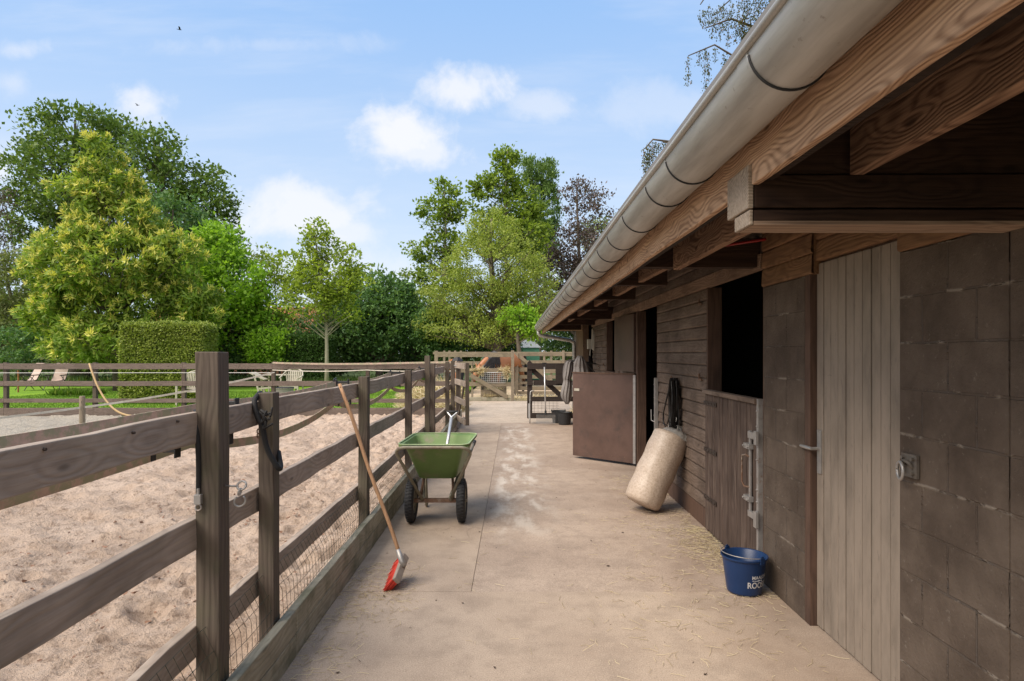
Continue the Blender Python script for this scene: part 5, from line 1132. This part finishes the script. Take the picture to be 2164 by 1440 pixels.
# feeder
fd = thing('hay_feeder', 'wire basket hay feeder over a wooden trough hung on the yard fence', 'feeder', tuple(W(1043, 842, YG+.35)))
mb = MB()
for k in range(13): mb.tube([W(1016+k*4.5, 787.5, YG-.03), W(1019+k*4.0, 809, YG+.0)], .006, 4)
for k in range(6): mb.tube([W(1015+k*.5, 788+k*4.3, YG-.03), W(1071.5-k*.5, 788+k*4.3, YG-.03)], .006 if k else .013, 4)
build('wire_basket', mb, M['alu'], fd)
a_ = W(1016, 816, YG+.12); b_ = W(1070, 839, YG+.12); mb = MB(); z0_ = b_.z; z1_ = a_.z
mb.box(a_.x, b_.x, YG+.10, YG+.13, z0_, z1_-.12); mb.box(a_.x, b_.x, YG+.60, YG+.63, z0_, z1_); mb.box(a_.x, a_.x+.03, YG+.13, YG+.60, z0_, z1_); mb.box(b_.x-.03, b_.x, YG+.13, YG+.60, z0_, z1_); mb.box(a_.x, b_.x, YG+.13, YG+.6, z0_-.02, z0_+.01); build('trough', mb, M['pale'], fd)
def haypile(name, label, blobs, n, ln=.18, wd=.012, top=None, parent=None):
    C, d = sample_blobs(blobs, n, .15); C[:, 2] = np.maximum(C[:, 2], .01); D = rng.normal(size=C.shape)*np.array([1, 1, .45])
    o = leafmesh(name, C, D, ln*rng.uniform(.5, 1.3, n), wd, M['hay'], parent, base=tuple(blobs[0][:2])+(0,))
    if parent is None: tag(o, label, 'hay', kind='stuff')
    return o
hx = W(1043, 0, YG).x
haypile('hay', '', [(hx, YG+.36, z0_+.12, .38, .2, .14), (hx-.42, YG-.02, 0.93, .09, .08, .14), (hx+.42, YG-.02, .9, .09, .08, .22), (hx-.1, YG+.1, z0_+.03, .3, .1, .05)], 2200, .14, .012, parent=fd)
haypile('hay_strands', 'loose hay lying over the middle rails of the yard fence', [(W(1010, 0, YG).x, YG, .99, .35, .06, .035), (W(1065, 0, YG).x, YG, .99, .2, .06, .03)], 500, .16, .012)
haypile('hay_pile', 'big loose heap of hay behind the end posts of the path fence', [(W(940, 0, 16.2).x, 16.4, .25, .55, .9, .55), (-2.6, 16.8, .2, .6, .8, .4), (-1.75, 15.6, .1, .3, .7, .18)], 9000, .22, .012)
haypile('scattered_hay', 'scattered straw strewn over the ground by the yard gate', [(1.2, 20.6, -.03, 2.2, 1.0, .05), (1.9, 15.0, -.01, .5, 2.2, .05), (1.5, 19.9, -.02, 1.5, .4, .04)], 5000, .16, .010)

# ---- horses (one continuous body each, mane and tail as parts)
def skin(name, V, E, Rr, mat, parent, levels=2):
    me = bpy.data.meshes.new(name); b = ORG[parent]; me.from_pydata([tuple(v) for v in V], E, []); o = link(name, me, parent)
    md = o.modifiers.new('skin', 'SKIN'); md.use_smooth_shade = True; md.branch_smoothing = .6
    for i, r_ in enumerate(Rr):
        sv_ = me.skin_vertices[0].data[i]; sv_.radius = r_ if isinstance(r_, tuple) else (r_, r_); sv_.use_root = (i == 0)
    sb = o.modifiers.new('sub', 'SUBSURF'); sb.levels = sb.render_levels = levels; me.materials.append(mat); return o
def horse(label, loc, rz):
    h = thing('horse', label, 'horse', loc)
    # local: +x forward (head), z up; body length about 1.5
    V = [(-.55, 0, 1.22), (-.25, 0, 1.16), (.10, 0, 1.12), (.42, 0, 1.15), (.66, 0, 1.20), (.88, -.05, 1.12), (1.07, -.12, .98), (1.21, -.19, .84), (1.30, -.23, .72), (1.38, -.27, .52), (1.42, -.29, .38),
         (-.74, 0, 1.18),
         (-.62, .14, .98), (-.60, .15, .74), (-.74, .15, .50), (-.70, .15, .16), (-.66, .15, .04), (-.62, -.14, .98), (-.50, -.15, .74), (-.64, -.15, .50), (-.60, -.15, .16), (-.56, -.15, .04),
         (.52, .13, .90), (.54, .13, .66), (.55, .13, .46), (.54, .13, .16), (.57, .13, .04), (.52, -.13, .90), (.60, -.13, .66), (.64, -.13, .46), (.58, -.13, .16), (.61, -.13, .04)]
    E = [(0, 1), (1, 2), (2, 3), (3, 4), (4, 5), (5, 6), (6, 7), (7, 8), (8, 9), (9, 10), (0, 11), (0, 12), (12, 13), (13, 14), (14, 15), (15, 16), (0, 17), (17, 18), (18, 19), (19, 20), (20, 21), (3, 22), (22, 23), (23, 24), (24, 25), (25, 26), (3, 27), (27, 28), (28, 29), (29, 30), (30, 31)]
    Rr = [(.29, .30), (.30, .32), (.31, .33), (.28, .32), (.20, .26), (.15, .21), (.12, .17), (.11, .14), (.115, .13), (.08, .09), (.065, .065), (.2, .22),
          .17, .11, .065, .045, .065, .17, .11, .065, .045, .065, .12, .08, .055, .042, .06, .12, .08, .055, .042, .06]
    o = skin('body', V, E, Rr, M['coat'], h)
    for s in (-1, 1):
        mb = MB(); q = Vector((loc[0]+1.22, loc[1]-.20+s*.06, loc[2]+.93)); mb.tube([q, q+Vector((.0, s*.03, .07)), q+Vector((.03, s*.04, .14))], [.035, .03, .006], 6); build('ear', mb, M['coat'], h, smooth=True)
        mb = MB(); mb.lathe([(0, -.02), (.014, -.014), (.02, 0), (.014, .014), (0, .02)], (loc[0]+1.33, loc[1]-.24+s*.098, loc[2]+.68), 10, 'Y'); build('eye', mb, M['leather'], h, smooth=True)
    mb = MB(); crest = [Vector((.62, -.02, 1.42)), Vector((.80, -.04, 1.36)), Vector((.97, -.10, 1.22)), Vector((1.10, -.16, 1.06)), Vector((1.20, -.20, .95)), Vector((1.28, -.23, .86))]
    for i in range(90):
        t_ = i/89*4.99; j = int(t_); p_ = crest[j].lerp(crest[j+1], t_-j)+Vector(loc)
        for s in (-1, 1): mb.tube([p_, p_+Vector((.02*rng.normal()-.02, s*.17, -.07)), p_+Vector((.02*rng.normal()-.06, s*(.25+.03*rng.random()), -.38-.12*rng.random()))], [.035, .032, .008], 4)
    build('mane', mb, M['mane'], h)
    mb = MB(); V0 = Vector(loc)+Vector((-.92, 0, 1.30)); 
    for i in range(16): mb.tube([V0+Vector((.02*rng.normal(), .02*rng.normal(), .0)), V0+Vector((-.08, .03*rng.normal(), -.2)), V0+Vector((-.10+.02*rng.normal(), .05*rng.normal(), -.55)), V0+Vector((-.06, .04*rng.normal(), -.85))], [.025, .03, .022, .006], 5)
    build('tail', mb, M['mane'], h)
    h.rotation_euler = (0, 0, rz); return h
hp = W(1071, 0, 22.0)
h1 = horse('bay horse with dark mane feeding head down behind the yard fence', (0, 0, 0), 0)
h1.location = (hp.x+.0, 22.2, -.03); h1.rotation_euler = (0, 0, R(226))
h1.scale = (1.0, 1.0, 1.13)
dup(h1, (W(962, 0, 24.5).x, 24.5, -.25), R(285), 'brown horse mostly hidden behind the left part of the yard fence')

# ============================================================ GARDEN FURNITURE
def lounger(label, px, Y_, rz):
    c = W(px, 0, Y_); t = thing('garden_chair', label, 'chair', (c.x, Y_, 0), 'folding sun chairs on the lawn')
    def T(x, y, z): return (c.x+x, Y_+y, z)
    mb = MB(); mb.ribbon([T(0, -.25, .40), T(0, .15, .38), T(0, .22, .45)], .50, .02, (1, 0, 0)); build('seat', mb, M['sling'], t)
    mb = MB(); mb.ribbon([T(0, .22, .42), T(0, .42, .80), T(0, .55, 1.10)], .50, .02, (1, 0, 0)); mb.tube([T(-.25, .53, 1.08), T(.25, .53, 1.08)], .035, 8); build('backrest', mb, M['sling'], t)
    for s in (-1, 1):
        mb = MB(); mb.tube([T(s*.27, .22, .42), T(s*.27, .56, 1.12)], .014, 6); mb.tube([T(s*.27, -.28, .40), T(s*.27, .22, .42)], .014, 6); build('side_frame', mb, M['darkbucket'], t)
        mb = MB(); mb.tube([T(s*.29, -.25, .02), T(s*.29, .10, .60)], .014, 6); build('leg', mb, M['darkbucket'], t); mb = MB(); mb.tube([T(s*.29, .45, .02), T(s*.29, -.05, .60)], .014, 6); build('leg', mb, M['darkbucket'], t)
        mb = MB(); mb.tube([T(s*.30, -.15, .62), T(s*.30, .35, .64)], .022, 6); build('armrest', mb, M['darkbucket'], t)
    t.rotation_euler = (0, 0, rz); return t
ch = lounger('beige folding sun chair at far left, partly behind the rusty stake', 56, 25.0, R(-22))
dup(ch, (W(116, 0, 25).x, 25, 0), R(4), 'beige folding sun chair facing straight, right one of the two')
# bench with curved slatted back
bn = W(412, 0, 17.6); Yn = 17.6; bq = thing('garden_bench', 'pale slatted garden bench before the clipped hedge, half behind the tall post', 'bench', (bn.x, Yn, 0))
def T(x, y, z): return (bn.x+x, Yn+y, z)
hw = .42
mb = MB()
for k in range(17):
    x_ = -hw+.03+k*(2*hw-.06)/16; zt = .86+.14*math.sqrt(max(0, 1-(x_/hw)**2)); mb.bar(T(x_, .25, .50), T(x_, .33, zt), .026, .014, up=(0, 1, 0))
build('back_slats', mb, M['whitewood'], bq)
mb = MB(); mb.tube([T(-hw+2*hw*i/16, .335, .86+.15*math.sqrt(max(0, 1-((-1+i/8))**2))) for i in range(17)], .022, 6); build('top_rail', mb, M['whitewood'], bq)
mb = MB(); mb.bar(T(-hw, .25, .50), T(hw, .25, .50), .03, .05); build('lower_rail', mb, M['whitewood'], bq)
mb = MB()
for k in range(5): mb.bar(T(-hw, -.2+k*.1, .42), T(hw, -.2+k*.1, .42), .08, .022)
build('seat', mb, M['whitewood'], bq)
for sx in (-1, 1):
    for sy in (-.2, .24):
        mb = MB(); mb.bar(T(sx*hw, sy, 0.02), T(sx*hw, sy, .62 if sy < 0 else .86), .045, .045, up=(0, 1, 0)); build('leg', mb, M['whitewood'], bq)
    mb = MB(); mb.bar(T(sx*hw, -.24, .63), T(sx*hw, .26, .65), .05, .025); build('armrest', mb, M['whitewood'], bq)
# white garden chair (round back) and reclining chair, table, round tub
def gchair(label, px, Y_, name='garden_chair'):
    c = W(px, 0, Y_); t = thing(name, label, 'chair', (c.x, Y_, 0)); T2 = lambda x, y, z: (c.x+x, Y_+y, z)
    mb = MB(); mb.tube([T2(-.36, -.25, .62), T2(-.38, .05, .70), T2(-.30, .25, .86), T2(-.12, .33, .93), T2(.12, .33, .93), T2(.30, .25, .86), T2(.38, .05, .70), T2(.36, -.25, .62)], .028, 7); build('back_rail', mb, M['whitewood'], t, smooth=True)
    for k in range(9):
        a = -1+k/4; mb = MB(); mb.bar(T2(a*.24, .20, .42), T2(a*.30, .31-.05*a*a, .88-.08*a*a), .05, .015, up=(0, 1, 0)); build('back_slat', mb, M['whitewood'], t)
    mb = MB(); mb.box(c.x-.30, c.x+.30, Y_-.28, Y_+.24, .40, .435); build('seat', mb, M['whitewood'], t, bev=.01)
    mb = MB(); mb.box(c.x-.32, c.x+.32, Y_-.29, Y_-.26, .24, .42); build('apron', mb, M['whitewood'], t)
    for sx in (-1, 1):
        for sy in (-.27, .24): mb = MB(); mb.tube([T2(sx*.30, sy, .40 if sy > 0 else .62), T2(sx*.33, sy*1.15, .01)], .026, 7); build('leg', mb, M['whitewood'], t)
    return t
gchair('cream round backed garden chair standing right of the low table', 617, 22.5)
c = W(553, 0, 22.8); dk = thing('deck_chair', 'cream low deck chair with sloping back at the left end of the table', 'chair', (c.x, 22.8, 0)); T3 = lambda x, y, z: (c.x+x, 22.8+y, z)
mb = MB(); mb.bar(T3(-.35, 0, .80), T3(.20, 0, .55), .55, .04, up=(0, 0, 1)); build('backrest', mb, M['whitewood'], dk); mb = MB(); mb.bar(T3(.10, 0, .33), T3(.55, 0, .42), .55, .04); build('seat', mb, M['whitewood'], dk)
for s in (-.25, .25):
    mb = MB(); mb.bar(T3(-.18, s, .74), T3(.02, s, .02), .05, .06); build('leg', mb, M['whitewood'], dk); mb = MB(); mb.bar(T3(.0, s, .22), T3(.6, s, .28), .05, .06); build('side_rail', mb, M['whitewood'], dk); mb = MB(); mb.bar(T3(.5, s, .42), T3(.5, s, .02), .05, .05, up=(0, 1, 0)); build('leg', mb, M['whitewood'], dk)
c = W(588, 0, 23.2); tb = thing('garden_table', 'thin topped white garden table between the two cream chairs', 'table', (c.x, 23.2, 0)); mb = MB(); mb.box(c.x-.55, c.x+.62, 22.8, 23.6, .69, .72); build('tabletop', mb, M['whitewood'], tb, bev=.008)
for sx in (-.48, .55):
    for sy in (-.33, .33): mb = MB(); mb.bar((c.x+sx, 23.2+sy, 0.01), (c.x+sx, 23.2+sy, .69), .05, .05, up=(0, 1, 0)); build('leg', mb, M['whitewood'], tb)
c = W(601, 0, 20.0); tb = thing('round_planter', 'low grey round tub with dark rim on the lawn beside the fence', 'planter', (c.x, 20, 0))
mb = MB(); mb.lathe([(0, .02), (.27, .02), (.29, .35), (.30, .36), (.30, .40), (.26, .40), (.25, .10), (0, .10)], (c.x, 20, .0), 28); build('tub', mb, flat('grey_zinc_tub', (.30, .27, .25), .6, .3, 8), tb, smooth=False)
mb = MB(); ring(mb, (c.x, 20, .40), .285, .02, (1, 0, 0), (0, 1, 0)); build('rim', mb, M['darkbucket'], tb, smooth=True)
# stakes, hose
for (px, y0p, y1p, Y_, lb) in ((38.5, 783, 830, 23.5, 'rusty thin stake on the lawn before the left sun chair'), (204, 793, 866, 15.2, 'rusty thin stake standing beside a far fence post')):
    a = W(px, y0p, Y_); b = W(px, y1p, Y_); b.z = min(b.z, 0.02); mb = MB(); mb.tube([b, a.lerp(b, .5)+Vector((.01, 0, 0)), a], .028 if px < 100 else .018, 6); o = build('metal_stake', mb, flat('rusty_iron', (.30, .12, .05), .8, .5, 12), base=tuple(b)); tag(o, lb, 'stake', 'rusty stakes by the far fence')
mb = MB(); mb.tube(smoothp([W(189, 769, 14.2), W(193, 782, 14.1), W(205, 815, 14.0), W(222, 845, 13.9), W(243, 868, 13.8), W(268, 879, 13.75), W(300, 880, 13.7), W(330, 877.5, 13.9)]), .022, 8); o = build('garden_hose', mb, M['hose'], base=tuple(W(243, 868, 13.8)), smooth=True); tag(o, 'tan hose end curving down from the far fence onto the sand', 'hose')
# ---- buildings far behind
hs_ = thing('brick_house', 'brick house with orange tiled roof glimpsed through the trees', 'house', (W(470, 0, 46).x, 46, 0))
a = W(300, 0, 46).x; b = W(640, 0, 46).x; mb = MB(); mb.box(a, b, 46, 52, 0, 2.6); build('wall', mb, flat('brick_wall', (.30, .14, .09), .9, .4, 3), hs_)
mb = MB(); mb.add([(a-.4, 45.6, 2.5), (b+.4, 45.6, 2.5), (b+.4, 49, 5.2), (a-.4, 49, 5.2), (b+.4, 52.4, 2.5), (a-.4, 52.4, 2.5)], [(0, 1, 2, 3), (3, 2, 4, 5), (0, 3, 5), (1, 4, 2), (0, 5, 4, 1)]); build('roof', mb, M['rooftile'], hs_)
for k in range(3):
    xw = a+1.5+k*3.5; mb = MB(); mb.box(xw, xw+1.1, 45.96, 46.02, 1.0, 2.1); wf = build('window', mb, M['whitewood'], hs_); mb = MB(); mb.box(xw+.08, xw+1.02, 45.93, 45.95, 1.08, 2.02); build('pane', mb, M['inside'], wf)
gt = thing('green_marquee', 'green and white canvas marquee behind the slim bright tree', 'tent', (W(1110, 0, 36).x, 36, 0)); x0 = W(1082, 0, 36).x; x1 = W(1140, 0, 36).x
mb = MB(); mb.box(x0, x1, 36, 39, 0, 1.85); build('wall', mb, M['tarp'], gt); mb = MB(); mb.add([(x0-.1, 35.9, 1.86), (x1+.1, 35.9, 1.86), (x1-.5, 37.5, 2.5), (x0+.1, 37.5, 2.5), (x1+.1, 39.1, 1.86), (x0-.1, 39.1, 1.86)], [(0, 1, 2, 3), (3, 2, 4, 5), (0, 3, 5), (1, 4, 2)]); build('roof', mb, flat('grey_canvas', (.40, .42, .42)), gt)
# ---- birds
def bird(px, py, Y_, s, lb, rz):
    c = W(px, py, Y_); t = thing('bird', lb, 'bird', tuple(c)); V = [(0, 0, 0), (.14, 0, .01), (-.14, 0, 0), (-.26, 0, .0)]; V = [tuple(Vector(v)*s) for v in V]
    mb = MB(); mb.tube([c+Vector((.17, 0, .01))*s, c+Vector((.10, 0, .0))*s, c, c+Vector((-.15, 0, 0))*s, c+Vector((-.28, 0, .0))*s], [.005*s, .035*s, .05*s, .03*s, .02*s], 8); build('body', mb, M['darkbucket'], t, smooth=True)
    for k in (-1, 1):
        mb = MB(); mb.add([c+Vector((.07, 0, .02))*s, c+Vector((-.07, 0, .02))*s, c+Vector((-.12, k*.30, .16))*s, c+Vector((-.02, k*.34, .15))*s, c+Vector((.06, k*.16, .12))*s], [(0, 1, 2, 3, 4)]); w_ = build('wing', mb, M['darkbucket'], t, fixn=False); sm = w_.modifiers.new('s', 'SOLIDIFY'); sm.thickness = .012*s
    t.rotation_euler = (0, 0, rz); return t
bird(380, 63, 60, 1.0, 'tiny dark bird high in the blue sky at upper left', R(25)); bird(291, 223, 75, .9, 'tiny dark bird just above the tall dark tree', R(-15))
# ---- straw, crumbs, leaf
def litter(name, label, regions, ln, wd, mat, cat='straw', zj=.006):
    Cs = []; 
    for (x0, x1, y0, y1, n, pw) in regions:
        u_ = rng.random(n)**pw; Cs.append(np.stack([x1+(x0-x1)*u_, rng.uniform(y0, y1, n), .003+rng.random(n)*zj], 1))
    C = np.concatenate(Cs); n = len(C); C[:, 0] += .04*np.sin(C[:, 1]*9)+.02*np.sin(C[:, 1]*31); D = rng.normal(size=(n, 3)); D[:, 2] = rng.normal(size=n)*.05
    # straight stems as thin quads with thickness from a crossed pair
    mb = MB(); Dn = D/np.linalg.norm(D, axis=1, keepdims=True); L1 = ln*rng.uniform(.35, 1.4, n)
    for i in range(n):
        c_ = Vector(C[i]); d_ = Vector(Dn[i])*L1[i]; k_ = Vector((-d_.y, d_.x, 0))*rng.normal()*.12; e_ = c_+d_; e_.z = max(e_.z, .003); m_ = (c_+e_)/2+k_; m_.z = max(m_.z, .003); mb.tube([c_, m_, e_], wd, 3, False)
    o = build(name, mb, mat, base=(0, 4, 0), fixn=False); tag(o, label, cat, kind='stuff'); return o
litter('straw', 'pale straw strands swept against the stable wall and door', [(1.1, 1.60, 3.6, 7.6, 420, 1.8), (.6, 1.55, 3.0, 5.8, 230, 1.2), (1.28, 1.60, 4.2, 5.3, 650, 2.2), (.2, 1.5, 1.6, 4.0, 150, 1.0)], .07, .0011, M['hay'])
litter('straw_scatter', 'thin straw wisps along the kickboards of the path fence', [(-.78, -1.07, 1.6, 4.4, 420, 1.6), (-.6, -1.05, 3.4, 4.3, 200, 1), (-1.0, .6, 1.4, 9.0, 130, 1.0)], .06, .0010, M['hay'])
mb = MB()
for i in range(150):
    x_ = rng.uniform(-1.0, 1.5); y_ = rng.uniform(1.5, 9); s_ = rng.uniform(.002, .007); c_ = Vector((x_, y_, s_*.3)); vv = [c_+Vector((rng.normal()*s_, rng.normal()*s_, abs(rng.normal())*s_*.6)) for _ in range(5)]; mb.add(vv, [(0, 1, 2), (0, 2, 3), (0, 3, 4), (0, 4, 1), (1, 2, 3, 4)])
o = build('crumbs', mb, flat('dark_crumbs', (.07, .045, .03), .9, .4, 60), base=(0, 4, 0), fixn=False); tag(o, 'dark crumbs and bits of dirt dotted over the concrete', 'dirt', kind='stuff')
mb = MB()
for i in range(900):
    x_ = rng.uniform(-3.6, -1.25); y_ = rng.uniform(1.6, 8); s_ = rng.uniform(.004, .013); c_ = Vector((x_, y_, sandz(x_, y_)+s_*.3)); vv = [c_+Vector((rng.normal()*s_, rng.normal()*s_, abs(rng.normal())*s_*.7)) for _ in range(5)]; mb.add(vv, [(0, 1, 2), (0, 2, 3), (0, 3, 4), (0, 4, 1), (1, 2, 3, 4)])
o = build('sand_clods', mb, flat('clod', (.26, .15, .10), .95, .4, 60), base=(-2, 4, 0), fixn=False); tag(o, 'small dark clods lying on the riding sand', 'clods', kind='stuff')
lf = thing('leafy_sprig', 'bright green leaf poking in at the left edge over the fence tape', 'plant', tuple(W(-30, 935, 1.75)))
mb = MB(); mb.tube([W(-40, 960, 1.75), W(-14, 928, 1.75)], .0015, 5); build('stem', mb, flat('green_stem', (.10, .2, .03)), lf)
LG = flat('bright_leaf', (.30, .46, .03), .5, .2, 8)
for (a, b, c_) in (((-14, 928), (14, 926), 10), ((-20, 935), (-2, 945), 8)):
    p0 = W(a[0], a[1], 1.75); p1 = W(b[0], b[1], 1.75); d_ = p1-p0; n_ = Vector((0, -.3, 1))*.007; mb = MB(); mb.add([p0, p0+d_*.5+n_, p1, p0+d_*.5-n_+Vector((0, -.004, 0))], [(0, 1, 2), (0, 2, 3)]); build('leaf', mb, LG, lf, fixn=False)
